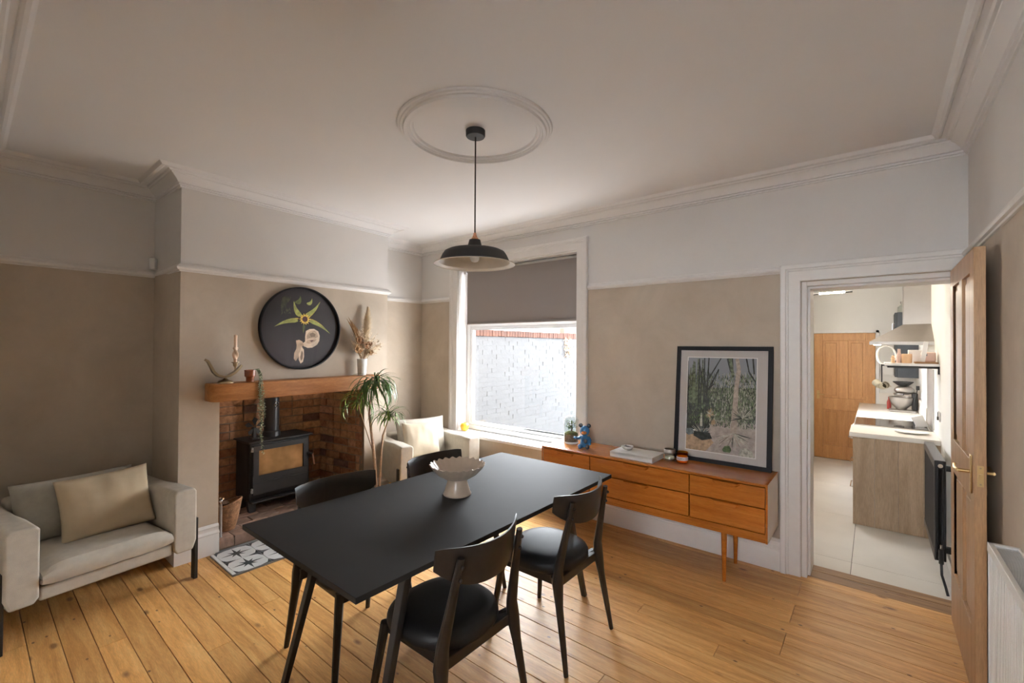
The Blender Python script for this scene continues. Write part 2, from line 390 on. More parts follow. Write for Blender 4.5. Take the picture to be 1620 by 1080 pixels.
# chimney breast (in its own skewed frame)
b = MB()
U0, U1, OH, BK = 0.255, 1.515, 1.14, -0.68
def cseg(u0, u1, n0, n1, z0, z1):
    if z0 < RAIL < z1: b.box((u0, n0, z0), (u1, n1, RAIL), 0, CM); b.box((u0, n0, RAIL), (u1, n1, z1), 1, CM)
    else: b.box((u0, n0, z0), (u1, n1, z1), 1 if z0 >= RAIL else 0, CM)
cseg(0, U0, BK-0.1, 0, 0, 2.9); cseg(U1, CL, BK-0.1, 0, 0, 2.9); cseg(U0, U1, -0.57, 0, OH, 2.9)
b.box((U0, -0.78, 0), (U1, -0.69, 1.3), 2, CM)
struct(b.build('wall_chimney', ['wall_beige', 'wall_white', 'mortar']))
# ceiling and rose
b = MB(); b.box((XL-0.2, -1.4, CZ), (XR+0.12, D+0.05, CZ+0.12)); CEIL = struct(b.build('ceiling', 'ceiling_white'))
b = MB(); R0 = 0.43
pr = [(R0, 0), (R0-0.004, -0.010), (R0-0.014, -0.012), (R0-0.018, -0.018), (R0-0.030, -0.020), (R0-0.036, -0.030), (R0-0.052, -0.030), (R0-0.058, -0.018), (R0-0.064, -0.018), (R0-0.070, -0.010), (R0-0.084, -0.012), (R0-0.09, 0.0)]
b.lathe(pr, 96, (-1.735, 1.805, CZ)); struct(b.build('trim_1', 'ceiling_white', smooth=35))

# ---- mouldings swept round the room with mitred corners
def sweep(name, path, prof, mat, closed=False):
    P = [Vector((p[0], p[1], 0)) for p in path]; n = len(P); offs = []
    for i in range(n):
        def nrm(a, c): d = (c-a).normalized(); return Vector((d.y, -d.x, 0))   # room lies to the right of the path
        if i == 0 and not closed: m_ = nrm(P[0], P[1])
        elif i == n-1 and not closed: m_ = nrm(P[-2], P[-1])
        else:
            a = nrm(P[i-1], P[i]); c = nrm(P[i], P[(i+1) % n]); m_ = (a+c).normalized(); m_ = m_/max(0.2, m_.dot(a))
        offs.append(m_)
    b = MB(); k = len(prof); vs = []; fs = []
    for i in range(n):
        for (o_, z_) in prof: q = P[i]+offs[i]*o_; vs.append((q.x, q.y, z_))
    for i in range(n-1):
        for j in range(k-1): fs.append((i*k+j, i*k+j+1, (i+1)*k+j+1, (i+1)*k+j))
    fs.append(tuple(range(k))); fs.append(tuple((n-1)*k+j for j in range(k-1, -1, -1)))
    b.add(vs, fs); return struct(b.build(name, mat, smooth=30))
LP = [(-0.95, -0.005), (XL, -0.005), (XL, CO.y), (CO.x, CO.y), (CE.x, CE.y), (XL, CE.y), (XL, D)]
FULL = LP + [(XR, D), (XR, -1.25)]
e = 0.0
cz = CZ
corn = [(e, 2.655), (0.010, 2.655), (0.013, 2.661), (0.010, 2.667), (0.020, 2.668), (0.023, 2.675), (0.020, 2.681), (0.030, 2.684), (0.042, 2.700), (0.060, 2.715), (0.078, 2.724), (0.080, 2.732), (0.092, 2.733), (0.100, 2.741), (0.120, 2.745), (0.124, 2.738), (0.134, 2.733), (0.148, 2.736), (0.155, 2.745), (0.165, CZ), (e, CZ)]
sweep('trim_2', FULL, corn, 'ceiling_white')
rail = [(e, 2.062), (0.010, 2.062), (0.013, 2.070), (0.024, 2.074), (0.030, 2.084), (0.030, 2.092), (0.022, 2.096), (0.022, 2.102), (0.012, 2.108), (0.008, 2.116), (e, 2.118)]
sweep('trim_3', LP+[(-3.84, D)], rail, 'trim_white')
sweep('trim_4', [(-2.02, D), (-0.505, D)], rail, 'trim_white')
sweep('trim_5', [(XR, D-0.001), (XR, -1.25)], rail, 'trim_white')
sk = [(e, 0), (0.024, 0), (0.024, 0.135), (0.020, 0.145), (0.030, 0.150), (0.030, 0.158), (0.016, 0.172), (0.014, 0.190), (0.018, 0.2), (0.010, 0.215), (e, 0.218)]
sweep('baseboard_left', [(-0.95, -0.005), (XL, -0.005), (XL, CO.y), (CO.x, CO.y), tuple((CO+CU*U0)[:2])], sk, 'trim_white')
sweep('baseboard_alcove', [tuple((CO+CU*U1)[:2]), (CE.x, CE.y), (XL, CE.y), (XL, D), (-0.505, D)], sk, 'trim_white')
sweep('baseboard_right', [(XR, D-0.001), (XR, -1.25)], sk, 'trim_white')
# ---- door architrave + lining
def arch(name, x0, x1, zt, w, mat, outset=0.0, zb=0, y=D):
    b = MB(); p = [(0, 0.014), (0.004, 0.018), (w*0.58, 0.020), (w*0.62, 0.025), (w*0.70, 0.027), (w*0.74, 0.034), (w-0.006, 0.035), (w, 0.030)]
    pts = [(x0, zb, -1, 0), (x0, zt, -1, 1), (x1, zt, 1, 1), (x1, zb, 1, 0)]
    k = len(p)+2; vs = []; fs = []; pp = [(0, 0)]+p+[(w, 0)]
    for (x, z, sx, sz) in pts:
        for (o_, d_) in pp: vs.append((x+sx*o_, y-d_, z+sz*o_))
    for i in range(3):
        for j in range(k-1): fs.append((i*k+j, i*k+j+1, (i+1)*k+j+1, (i+1)*k+j))
    b.add(vs, fs); return struct(b.build(name, mat, smooth=25))
arch('trim_6', -0.385, 0.372, 2.0, 0.118, 'trim_white')
b = MB(); b.box((-0.38, D-0.004, 0), (-0.35, D+0.25, 1.995)); b.box((0.372, D, 0), (0.40, D+0.25, 1.995)); b.box((-0.38, D, 1.965), (0.38, D+0.25, 1.995))
b.box((-0.35, D+0.05, 0), (-0.335, D+0.25, 1.965)); b.box((-0.35, D+0.05, 1.95), (0.372, D+0.25, 1.965))
struct(b.build('trim_7', 'trim_white', bevel=0.003))
b = MB(); b.box((-0.3505, D+0.012, 0.93), (-0.348, D+0.034, 1.06)); struct(b.build('trim_8', 'old_brass'))
# ---- window
WIN = struct(empty('window_1'))
arch_o = arch('window_architrave', WX0, WX1, WZ1, 0.115, 'trim_white', zb=WZ0); arch_o.parent = WIN
b = MB(); GY = 3.74
b.box((WX0, D, WZ0), (WX0+0.008, GY, WZ1)); b.box((WX1-0.008, D, WZ0), (WX1, GY, WZ1)); b.box((WX0, D, WZ1-0.01), (WX1, GY, WZ1))
struct(b.build('window_lining', 'trim_white', WIN))
b = MB(); b.box((-3.86, 3.50, 0.548), (-1.99, GY, 0.578)); struct(b.build('window_sill', 'trim_white', WIN, bevel=0.008, seg=3))
def frame(x0, x1, z0, z1, w, y0, y1, nm):
    b = MB(); b.box((x0, y0, z0), (x1, y1, z0+w)); b.box((x0, y0, z1-w), (x1, y1, z1)); b.box((x0, y0, z0+w), (x0+w, y1, z1-w)); b.box((x1-w, y0, z0+w), (x1, y1, z1-w))
    return b.build(nm, 'upvc_white', WIN, bevel=0.006)
frame(WX0+0.008, WX1-0.008, 0.578, 2.43, 0.055, GY, GY+0.07, 'outer_frame')
b = MB(); b.box((WX0+0.063, GY, 1.765), (WX1-0.063, GY+0.07, 1.815)); b.build('transom', 'upvc_white', WIN, bevel=0.005)
frame(WX0+0.063, WX1-0.063, 1.815, 2.375, 0.05, GY-0.012, GY+0.05, 'sash_frame')
frame(WX0+0.063, WX1-0.063, 0.633, 1.765, 0.035, GY+0.005, GY+0.05, 'sash_frame')
for z0, z1 in ((0.668, 1.73), (1.865, 2.325)):
    b = MB(); b.box((WX0+0.10, GY+0.028, z0), (WX1-0.10, GY+0.032, z1)); b.build('pane', 'clear_glass', WIN)
b = MB()
for x in (-3.35, -2.95, -2.45): b.box((x-0.018, GY-0.03, 1.832), (x+0.018, GY-0.012, 1.846)); b.tube([(x, GY-0.035, 1.84), (x+0.05, GY-0.035, 1.83)], 0.005, 6)
b.build('window_catch', 'upvc_white', WIN)
# roller blind
RB = thing('roller_blind', 'grey-brown roller blind covering the upper part of the window', 'blind', (0, 0, 0))
b = MB(); b.box((-3.64, 3.672, 1.80), (-2.16, 3.674, 2.40)); b.build('blind_cloth', 'blind_fabric', RB)
b = MB(); b.box((-3.64, 3.666, 1.79), (-2.16, 3.680, 1.815)); b.build('bottom_bar', 'blind_fabric', RB, bevel=0.004)
b = MB(); b.tube([(-3.66, 3.69, 2.405), (-2.15, 3.69, 2.405)], 0.022, 16); b.build('roller', 'grille', RB, smooth=40)
for x_ in ((-3.68, -3.655), (-2.155, -2.149)): b = MB(); b.box((x_[0], 3.655, 2.375), (x_[1], 3.72, 2.43)); b.build('bracket', 'upvc_white', RB)
# ---- floor: boards one by one
FL = struct(empty('floor'))
b = MB(); b.box((XL-0.3, -1.5, -0.12), (XR+0.2, D+0.25, -0.024)); b.build('subfloor', 'grout', FL)
BW = 0.1138; y = 0.002 - BW*11; rows = 0
while y < D+0.25:
    y1 = min(y+BW-0.0028, D+0.25)
    if y1 - y > 0.03:
        if y > D-0.005: segs = [(-0.385, 0.385)]
        else:
            x0, x1 = XL, XR; segs = []
            if y > 2.6: cut = [-0.37] if rows % 3 else []
            else: cut = [random.uniform(-3.6, -0.2)] if rows % 3 != 0 else [random.uniform(-3.7, -2.4), random.uniform(-1.2, 0.0)]
            xs = [x0]+cut+[x1]; segs = [(xs[i], xs[i+1]-0.0012) for i in range(len(xs)-1)]
        for (x0, x1) in segs:
            dz = random.uniform(-0.0012, 0.0004)
            b = MB(); xc = (x0+x1)/2; yc = (y+y1)/2
            b.box((x0-xc, y-yc, -0.022), (x1-xc, y1-yc, 0))
            b.build('floorboard', 'old_pine' if (y > D+0.02 and y < D+0.16) else 'pine_board', FL, bevel=0.0018, seg=1, loc=(xc, yc, dz))
    y += BW; rows += 1

# ------------------------------------------------------------ fireplace
FP = struct(empty('trim_9')); FP.name = 'wall_fireplace'
def brick_me(l, h, d, seed, mat='fire_brick'):
    rnd = random.Random(seed); b = MB()
    nx = 3; vs = []; fs = []
    for i in range(nx+1):
        x = -l/2+l*i/nx
        for (y_, z_) in ((0, -h/2), (0, h/2), (-d, h/2), (-d, -h/2)):
            j = 0.0035; vs.append((x+rnd.uniform(-j, j), y_+rnd.uniform(-j, j)*(1 if y_ == 0 else 0), z_+rnd.uniform(-j, j)))
    for i in range(nx):
        for k in range(4): k2 = (k+1) % 4; fs.append((i*4+k, i*4+k2, (i+1)*4+k2, (i+1)*4+k))
    fs += [(3, 2, 1, 0), tuple(nx*4+k for k in range(4))]
    b.add(vs, fs); return b.mesh('brick', mat)
BR = [brick_me(0.213, 0.064, 0.05, s) for s in range(5)]; HB = [brick_me(0.102, 0.064, 0.05, 10+s) for s in range(4)]
def lay(M0, width, zb, zt, phase=0, parent=FP, headers=0.15):
    z = zb+0.034; row = phase
    while z < zt:
        x = -0.112 if row % 2 else 0.0
        while x < width:
            hd = random.random() < headers; L_ = 0.102 if hd else 0.213
            a = max(x, 0); c = min(x+L_, width)
            if c - a > 0.035:
                me = random.choice(HB if (c-a) < 0.15 else BR); base = 0.102 if (c-a) < 0.15 else 0.213
                o = inst('brick', me, parent); sc = Matrix.Diagonal(((c-a)/base, 1, 1, 1))
                o.matrix_world = M0 @ Matrix.Translation(((a+c)/2, random.uniform(-0.004, 0.005), z)) @ sc
            x += L_+0.012
        z += 0.075; row += 1
# back of the recess, then the right and left cheeks
MB_ = CM @ Matrix.Translation((U0, BK, 0))
lay(MB_, U1-U0-0.05, 0.09, 1.16)
def frame_m(o_, du, dn):   # x along du, y along dn (towards viewer), z up ; local chimney coords
    A = Matrix(((du[0], dn[0], 0, o_[0]), (du[1], dn[1], 0, o_[1]), (0, 0, 1, 0), (0, 0, 0, 1))); return CM @ A
d = Vector((0.06, 0.68)).normalized()
lay(frame_m((U1-0.066, BK), (d.x, d.y), (-d.y, d.x)), 0.655, 0.09, 1.16, 1, headers=0.4)
lay(frame_m((U0+0.002, BK), (0, 1), (1, 0)), 0.655, 0.09, 1.16, 1, headers=0.4)
b = MB(); b.prism([(U1-0.004, -0.004), (U1-0.0, -0.004), (U1, BK), (U1-0.052, BK)], 0.05, 1.14, M=CM); b.box((U0, BK-0.02, 0.05), (U1, BK-0.012, 1.2), 0, CM)
b.build('mortar_bed', 'mortar', FP)
# raised brick hearth
HE = struct(empty('hearth')); HE.name = 'floor_hearth'
b = MB(); b.box((U0+0.003, BK, 0), (U1-0.003, 0.008, 0.07), 0, CM); b.build('mortar_bed', 'mortar', HE)
hb = []
for s in range(4):
    rnd = random.Random(s); b = MB(); b.box((-0.106, -0.051, -0.07), (0.106, 0.051, 0)); b.v = [(p[0]+rnd.uniform(-.003, .003), p[1]+rnd.uniform(-.003, .003), p[2]) for p in b.v]; hb.append(b.mesh('brick', 'hearth_clay'))
n_ = -0.035; row = 0
while n_ > BK+0.05:
    x = U0+(0.0 if row % 2 else -0.11)
    while x < U1:
        a = max(x, U0+0.003); c = min(x+0.212, U1-0.003)
        if c-a > 0.04:
            o = inst('hearth_brick', random.choice(hb), HE)
            o.matrix_world = CM @ Matrix.Translation(((a+c)/2, n_, 0.088+random.uniform(-.003, .003))) @ Matrix.Diagonal(((c-a)/0.212, 1, 1, 1))
        x += 0.222
    n_ -= 0.112; row += 1
# star tiles in front
TH = struct(empty('floor_tiles'))
b = MB(); b.box((-3.80, 1.20, 0), (-3.318, 2.53, 0.006)); b.box((-3.755, 1.155, 0), (-3.318, 1.2, 0.006)); b.box((-3.322, 1.155, 0), (-3.314, 2.53, 0.012)); b.build('tile_bed', 'tile_edge', TH)
def star(c, R, rr, z, tx=1.0, ty=1.0, mi=1):
    pts = []; n = 8
    for k in range(16):
        rad = (R if k % 4 == 0 else R*0.62) if k % 2 == 0 else rr
        t = 2*PI*k/16; pts.append((c[0]+rad*math.cos(t)*tx, c[1]+rad*math.sin(t)*ty, z))
    return pts
TX, TY = 0.2015, 0.2305
for i in range(2):
    for j in range(6):
        xa = -3.752+0.004+i*0.2165; xb = xa+0.2135; ya = 1.157+0.021-0.0+(j-0)*TY-0.0
        yb = ya+TY-0.004
        if j == 5: yb = min(yb, 2.528)
        if yb-ya < 0.05: continue
        cx, cy = (xa+xb)/2, (ya+yb)/2
        b = MB(); b.box((xa-cx, ya-cy, -0.006), (xb-cx, yb-cy, 0), 0)
        b.poly(star((0, 0), 0.105, 0.026, 0.0006), 1)
        for sx in (-1, 1):
            for sy in (-1, 1):
                hx, hy = (xb-xa)/2, (yb-ya)/2
                b.poly([(sx*hx, sy*hy, 0.0006), (sx*hx, sy*(hy-0.075), 0.0006), (sx*(hx-0.017), sy*(hy-0.02), 0.0006), (sx*(hx-0.06), sy*hy, 0.0006)], 1)
        b.build('tile', ['tile_white', 'tile_star'], TH, loc=(cx, cy, 0.012))
# narrow cut strip nearest the skirting
for i in range(2):
    xa = -3.748+i*0.2165
    b = MB(); b.box((-0.1065, -0.0095, -0.006), (0.1065, 0.0095, 0)); b.build('tile', 'tile_white', TH, loc=(xa+0.1065, 1.167, 0.012))
# mantel beam
b = MB(); poly = []
for k in range(5): t = PI/2*k/4; poly.append((0.14+0.035-0.035*0-0.035*math.cos(t)+0.0, 0)) if 0 else None
U_0, U_1, N1 = 0.15, 1.60, 0.155
poly = [(U_0+0.012, 0.0), (U_0, 0.02), (U_0, N1-0.05), (U_0+0.012, N1-0.018), (U_0+0.04, N1-0.002)]
for k in range(1, 12):
    t = k/12; poly.append((U_0+0.04+(U_1-U_0-0.06)*t, N1+0.004*math.sin(t*9)+0.002*math.sin(t*23)))
poly += [(U_1-0.012, N1-0.01), (U_1, N1-0.03), (U_1, 0.0)]
b.prism([(p[0], p[1]) for p in poly], 1.132, 1.262)
MANT = tag(b.build('mantel_beam', 'oak_beam', bevel=0.008), 'thick rustic oak beam mantel shelf above the brick fireplace', 'mantel')
MANT.matrix_world = CM @ Matrix.Translation((0, 0.001, 0))
MANT.data.transform(Matrix(((0, 1, 0, 0), (1, 0, 0, 0), (0, 0, 1, 0), (0, 0, 0, 1)))); MANT.data.flip_normals()
MANT.matrix_world = CM @ Matrix(((0, 1, 0, 0), (1, 0, 0, 0.001), (0, 0, 1, 0), (0, 0, 0, 1)))
# ------------------------------------------------------------ stove   (local: x along the breast, y towards the room)
ST = thing('wood_stove', 'black cast iron wood-burning stove with glass door in the brick fireplace', 'stove', (-4.20, 1.845, 0.09), CA-PI)
# after rotation local +x points to -u ; use mirrored helper so that px grows to the right in the photo
def SX(v): return -v
def sbox(b, x0, x1, y0, y1, z0, z1, mi=0): b.box((min(SX(x0), SX(x1)), y0, z0), (max(SX(x0), SX(x1)), y1, z1), mi)
W2 = 0.265
b = MB(); sbox(b, -W2, W2, -0.27, -0.255, 0.10, 0.60); sbox(b, -W2, -W2+0.012, -0.27, 0, 0.10, 0.60); sbox(b, W2-0.012, W2, -0.27, 0, 0.10, 0.60)
sbox(b, -W2, W2, -0.27, 0, 0.10, 0.125); sbox(b, -W2, W2, -0.27, 0, 0.585, 0.60)
sbox(b, -W2, W2, -0.012, 0.0, 0.10, 0.15); sbox(b, -W2, W2, -0.012, 0, 0.56, 0.60); sbox(b, -W2, -0.215, -0.012, 0, 0.15, 0.56); sbox(b, 0.225, W2, -0.012, 0, 0.15, 0.56)
b.build('body', 'stove_black', ST, bevel=0.004)
b = MB(); sbox(b, -W2-0.02, W2+0.025, -0.285, 0.03, 0.60, 0.615); b.build('top_plate', 'stove_black', ST, bevel=0.005)
b = MB(); sbox(b, -W2-0.004, W2+0.004, -0.02, 0.055, 0.085, 0.102); b.build('ash_lip', 'stove_black', ST, bevel=0.008)
dr = MB(); sbox(dr, -0.245, 0.245, 0.002, 0.022, 0.145, 0.31); sbox(dr, -0.245, 0.245, 0.002, 0.022, 0.53, 0.575)
sbox(dr, -0.245, -0.195, 0.002, 0.022, 0.31, 0.53); sbox(dr, 0.20, 0.245, 0.002, 0.022, 0.31, 0.53)
DR = dr.build('door', 'stove_black', ST, bevel=0.005)
b = MB(); sbox(b, -0.195, 0.20, 0.008, 0.012, 0.31, 0.53); b.build('glass', 'stove_glass', DR)
b = MB(); sbox(b, -0.245, 0.245, 0.022, 0.028, 0.245, 0.250); b.build('seam', 'stove_black', DR)
for k in range(4): b = MB(); sbox(b, -0.14+k*0.075, -0.11+k*0.075, 0.0225, 0.025, 0.263, 0.272); b.build('air_slot', 'ink', DR)
for z in (0.19, 0.545):
    b = MB(); b.tube([(SX(-0.252), 0.018, z-0.02), (SX(-0.252), 0.018, z+0.02)], 0.009, 10); b.tube([(SX(-0.252), 0.018, z), (SX(-0.262), 0.04, z)], 0.009, 8); b.build('hinge', 'grille', DR, smooth=40)
b = MB(); b.tube([(SX(0.235), 0.022, 0.43), (SX(0.255), 0.05, 0.43), (SX(0.27), 0.055, 0.42)], 0.007, 8); h = b.build('handle', 'stove_black', ST, smooth=40)
b = MB(); pts = [(SX(0.272+0.0065*math.cos(k*0.9)+0.02*(k/60)), 0.055+0.0065*math.sin(k*0.9), 0.425-k*0.0018) for k in range(60)]; b.tube(pts, 0.0022, 5); b.tube([(SX(0.272), .055, .425), (SX(0.292), .055, .318)], 0.0045, 8); part_label(b.build('coil_grip', 'copper_dull', ST, smooth=40), 'copper coil grip')
b = MB(); sbox(b, -0.25, 0.25, -0.25, -0.235, 0.125, 0.585); sbox(b, -0.25, -0.235, -0.24, -0.02, 0.125, 0.585); sbox(b, 0.235, 0.25, -0.24, -0.02, 0.125, 0.585); sbox(b, -0.25, 0.25, -0.25, -0.02, 0.125, 0.22)
b.build('fire_lining', 'stove_inner', ST)
for sx in (-1, 1):
    for y_ in (-0.22, -0.03):
        b = MB(); x0 = sx*0.235
        b.add([(SX(x0-0.045), y_-0.02, 0.10), (SX(x0+0.03), y_-0.02, 0.10), (SX(x0+0.03), y_+0.03, 0.10), (SX(x0-0.045), y_+0.03, 0.10), (SX(x0-0.028), y_-0.01, 0), (SX(x0+0.022), y_-0.01, 0), (SX(x0+0.022), y_+0.035, 0), (SX(x0-0.028), y_+0.035, 0)],
              [(0,1,2,3),(4,5,6,7),(0,1,5,4),(1,2,6,5),(2,3,7,6),(3,0,4,7)]); b.build('foot', 'stove_black', ST, bevel=0.004)
b = MB(); b.lathe([(0.062, 0.60), (0.075, 0.60), (0.075, 0.645), (0.070, 0.66), (0.064, 0.665), (0.064, 1.30)], 24, (SX(-0.015), -0.15, 0), closed=True); part_label(b.build('flue_pipe', 'flue_black', ST, smooth=40), 'black round flue pipe rising behind the beam')
b = MB(); c = Vector((SX(0.0), -0.083, 0.905)); b.tube([c+Vector((0.022*math.cos(t*PI/8), 0, 0.022*math.sin(t*PI/8))) for t in range(17)], 0.0035, 6); b.sphere(c, 0.009, 10, 6); b.build('damper_ring', 'chrome', ST, smooth=40)
# small stove fan
SF = thing('stove_fan', 'small black stove fan standing on the stove left of the flue', 'fan', (-4.30, 1.655, 0.706), CA-PI/2)
b = MB(); b.prism([(-0.035, -0.03), (0.035, -0.03), (0.035, 0.03), (-0.035, 0.03)], 0, 0.012); b.box((-0.02, -0.012, 0.01), (0.02, 0.012, 0.10)); b.build('base', 'stove_black', SF)
for k in range(5):
    t = 2*PI*k/5+0.3; b = MB(); b.add([(0.014, math.cos(t)*0.01, 0.11+math.sin(t)*0.01), (0.02, math.cos(t-0.35)*0.07, 0.11+math.sin(t-0.35)*0.07), (0.012, math.cos(t+0.05)*0.085, 0.11+math.sin(t+0.05)*0.085), (0.008, math.cos(t+0.35)*0.06, 0.11+math.sin(t+0.35)*0.06)], [(0,1,2,3)])
    o = b.build('blade', 'stove_black', SF); q = o.modifiers.new('s', 'SOLIDIFY'); q.thickness = 0.002
# log basket + tool
def inh(u_, n_, z_=0.09): p = CM @ Vector((u_, n_, z_)); return (p.x, p.y, p.z)
BS = thing('log_basket', 'round brown wicker log basket left of the stove on the brick hearth', 'basket', inh(0.375, -0.17))
def bf(rr, z, t): return rr+0.003*math.sin(t*28+z*190), z + (0.035*math.cos(t-0.9)*(z/0.2)**2)
b = MB(); b.lathe([(0.0, 0.003), (0.062, 0.0), (0.075, 0.05), (0.086, 0.10), (0.096, 0.15), (0.104, 0.195), (0.098, 0.198), (0.09, 0.15), (0.08, 0.10), (0.068, 0.04), (0.0, 0.02)], 56, fn=bf); b.build('woven_body', 'wicker', BS, smooth=60)
b = MB(); b.tube([(0.102*math.cos(t*PI/16), 0.102*math.sin(t*PI/16), 0.198+0.035*math.cos(t*PI/16-0.9)) for t in range(33)], 0.008, 8); b.build('rim', 'wicker', BS, smooth=60)
for i, (a, bb, z, col_) in enumerate(((-0.05, -0.01, 0.15, 0), (0.03, 0.03, 0.14, 0), (0.0, -0.04, 0.16, 0))):
    b = MB(); b.tube([(a-0.02, bb, z-0.06), (a+0.01, bb+0.02, z+0.05)], 0.024, 7, 0); 
    tag(b.build('log', 'bark', smooth=30), ['split log in the wicker basket, nearest the pillar', 'split log in the wicker basket, nearest the stove', 'split log in the middle of the wicker basket'][i], 'log', 'logs in the basket').location = BS.location
PK = thing('ash_tool', 'slim grey metal companion stand beside the left fireplace pillar', 'fire tool', inh(0.285, -0.035, 0.075))
b = MB(); b.lathe([(0.0, 0), (0.03, 0), (0.03, 0.008), (0.012, 0.015), (0.0095, 0.02), (0.0095, 0.26), (0.0, 0.262)], 18); b.build('post', 'steel', PK, smooth=40)
b = MB(); b.sphere((0, 0, 0.285), 0.012, 10, 8); b.tube([(0, 0, 0.26), (0, 0, 0.28)], 0.005); b.tube([(-0.012, 0, 0.305), (0.02, 0.01, 0.305)], 0.008); b.build('handle', 'chrome', PK, smooth=40)

# ------------------------------------------------------------ things on the breast and mantel
def onm(u_, n_, z_): p = CM @ Vector((u_, n_, z_)); return (p.x, p.y, p.z)
# local frame for wall pictures: X along wall to the right, Y out of wall, Z up
def wallM(c): return Matrix(((CU.x, CN.x, 0, c[0]), (CU.y, CN.y, 0, c[1]), (0, 0, 1, c[2]), (0, 0, 0, 1)))
RP = thing('round_picture', 'large round black-framed flower picture above the mantel beam', 'picture'); RP.matrix_world = wallM(onm(0.872, 0.002, 1.688))
RR = 0.352
RX = Matrix.Rotation(-PI/2, 4, 'X')  # lathe axis z -> y
b = MB(); b.lathe([(RR, 0), (RR, 0.034), (RR-0.004, 0.036), (RR-0.010, 0.036), (RR-0.012, 0.028), (RR-0.012, 0.0)], 96, M=RX); b.build('frame', 'frame_black', RP, smooth=40)
plain('print_dark', (0.020, 0.013, 0.016), 0.5, var=0.5, scale=3); plain('print_red', (0.04, 0.014, 0.012), 0.35)
plain('p_green', (0.10, 0.12, 0.03), 0.5, var=0.5, scale=30); plain('p_yellow', (0.75, 0.50, 0.08), 0.5, var=0.4, scale=60); plain('p_lime', (0.34, 0.36, 0.09), 0.5, var=0.3, scale=30)
plain('p_petal', (0.50, 0.36, 0.25), 0.5, var=0.35, scale=18); plain('p_petal_lt', (0.72, 0.57, 0.43), 0.5, var=0.2, scale=18); plain('p_purple', (0.09, 0.025, 0.03), 0.5); plain('p_shadow', (0.22, 0.15, 0.10), 0.5); plain('p_moss', (0.05, 0.055, 0.025), 0.5, var=0.6, scale=50)
b = MB(); b.lathe([(0, 0.010), (RR-0.012, 0.010)], 96, M=RX)
def pp(pts, mi, y): b.add([((x-0.5)*0.70, y, (0.5-z)*0.70) for x, z in pts], [tuple(range(len(pts)))], mi)
def blade(x0, z0, x1, z1, w, mi, y, bend=0.0, n=7):
    L1, R1 = [], []
    dx, dz = x1-x0, z1-z0; l = math.hypot(dx, dz); nx, nz_ = -dz/l, dx/l
    for i in range(n+1):
        t = i/n; ww = w*(1-t)**0.9*min(1, 0.5+t*3); o_ = bend*math.sin(t*PI)
        cx, cz_ = x0+dx*t+nx*o_, z0+dz*t+nz_*o_
        L1.append((cx+nx*ww, cz_+nz_*ww)); R1.append((cx-nx*ww, cz_-nz_*ww))
    pp(L1+R1[::-1], mi, y)
for x0, z0, x1, z1, w, mi, bd in ((0.55, 0.35, 0.74, 0.15, 0.035, 3, 0.02), (0.48, 0.35, 0.40, 0.17, 0.04, 3, -0.02), (0.45, 0.40, 0.17, 0.49, 0.035, 3, 0.02), (0.6, 0.40, 0.88, 0.56, 0.03, 3, -0.02), (0.57, 0.37, 0.74, 0.15, 0.012, 2, 0.02), (0.50, 0.35, 0.41, 0.19, 0.012, 2, -0.02), (0.46, 0.38, 0.19, 0.48, 0.012, 2, 0.02), (0.6, 0.38, 0.84, 0.52, 0.012, 2, -0.02), (0.43, 0.2, 0.48, 0.1, 0.04, 1, 0.02), (0.57, 0.2, 0.63, 0.12, 0.03, 3, 0.02), (0.32, 0.13, 0.25, 0.3, 0.05, 8, 0.01), (0.53, 0.46, 0.52, 0.56, 0.02, 1, 0)):
    blade(x0, z0, x1, z1, w, mi, 0.0104+0.0001*mi, bd)
for k in range(14):
    t = 2*PI*k/14; blade(0.54+0.02*math.cos(t), 0.385+0.02*math.sin(t), 0.54+0.075*math.cos(t), 0.385+0.075*math.sin(t), 0.018, 2, 0.0112+0.00002*k, 0)
pp([(0.54+0.035*math.cos(2*PI*k/16), 0.385+0.035*math.sin(2*PI*k/16)) for k in range(16)], 6, 0.0118)
def blob(cx, cz_, rx, rz_, mi, y, a=0, j=0.12, n=18, seed=1):
    rnd = random.Random(seed); P_ = []
    for k in range(n):
        t = 2*PI*k/n; q = 1+rnd.uniform(-j, j); x, z = rx*q*math.cos(t), rz_*q*math.sin(t)
        P_.append((cx+x*math.cos(a)-z*math.sin(a), cz_+x*math.sin(a)+z*math.cos(a)))
    pp(P_, mi, y)
# folded seed pod: an open cup above, two hanging lobes below
pp([(0.555, 0.53), (0.60, 0.505), (0.66, 0.50), (0.715, 0.53), (0.735, 0.585), (0.73, 0.65), (0.70, 0.70), (0.64, 0.735), (0.58, 0.74), (0.53, 0.72), (0.505, 0.69), (0.545, 0.66), (0.545, 0.60)], 5, 0.0108)
pp([(0.585, 0.55), (0.62, 0.525), (0.67, 0.525), (0.705, 0.56), (0.71, 0.60), (0.67, 0.625), (0.60, 0.62), (0.57, 0.635), (0.565, 0.59)], 4, 0.0112)
pp([(0.60, 0.565), (0.64, 0.545), (0.68, 0.565), (0.675, 0.60), (0.62, 0.605)], 9, 0.0114)
pp([(0.57, 0.645), (0.63, 0.63), (0.70, 0.63), (0.66, 0.665), (0.60, 0.69), (0.56, 0.68)], 4, 0.0113)
pp([(0.60, 0.65), (0.66, 0.64), (0.63, 0.665)], 6, 0.0116)
pp([(0.43, 0.65), (0.47, 0.64), (0.51, 0.66), (0.53, 0.70), (0.50, 0.73), (0.44, 0.71)], 4, 0.0110)
pp([(0.44, 0.70), (0.50, 0.71), (0.49, 0.78), (0.46, 0.86), (0.43, 0.90), (0.405, 0.87), (0.41, 0.80), (0.435, 0.75)], 4, 0.0111)
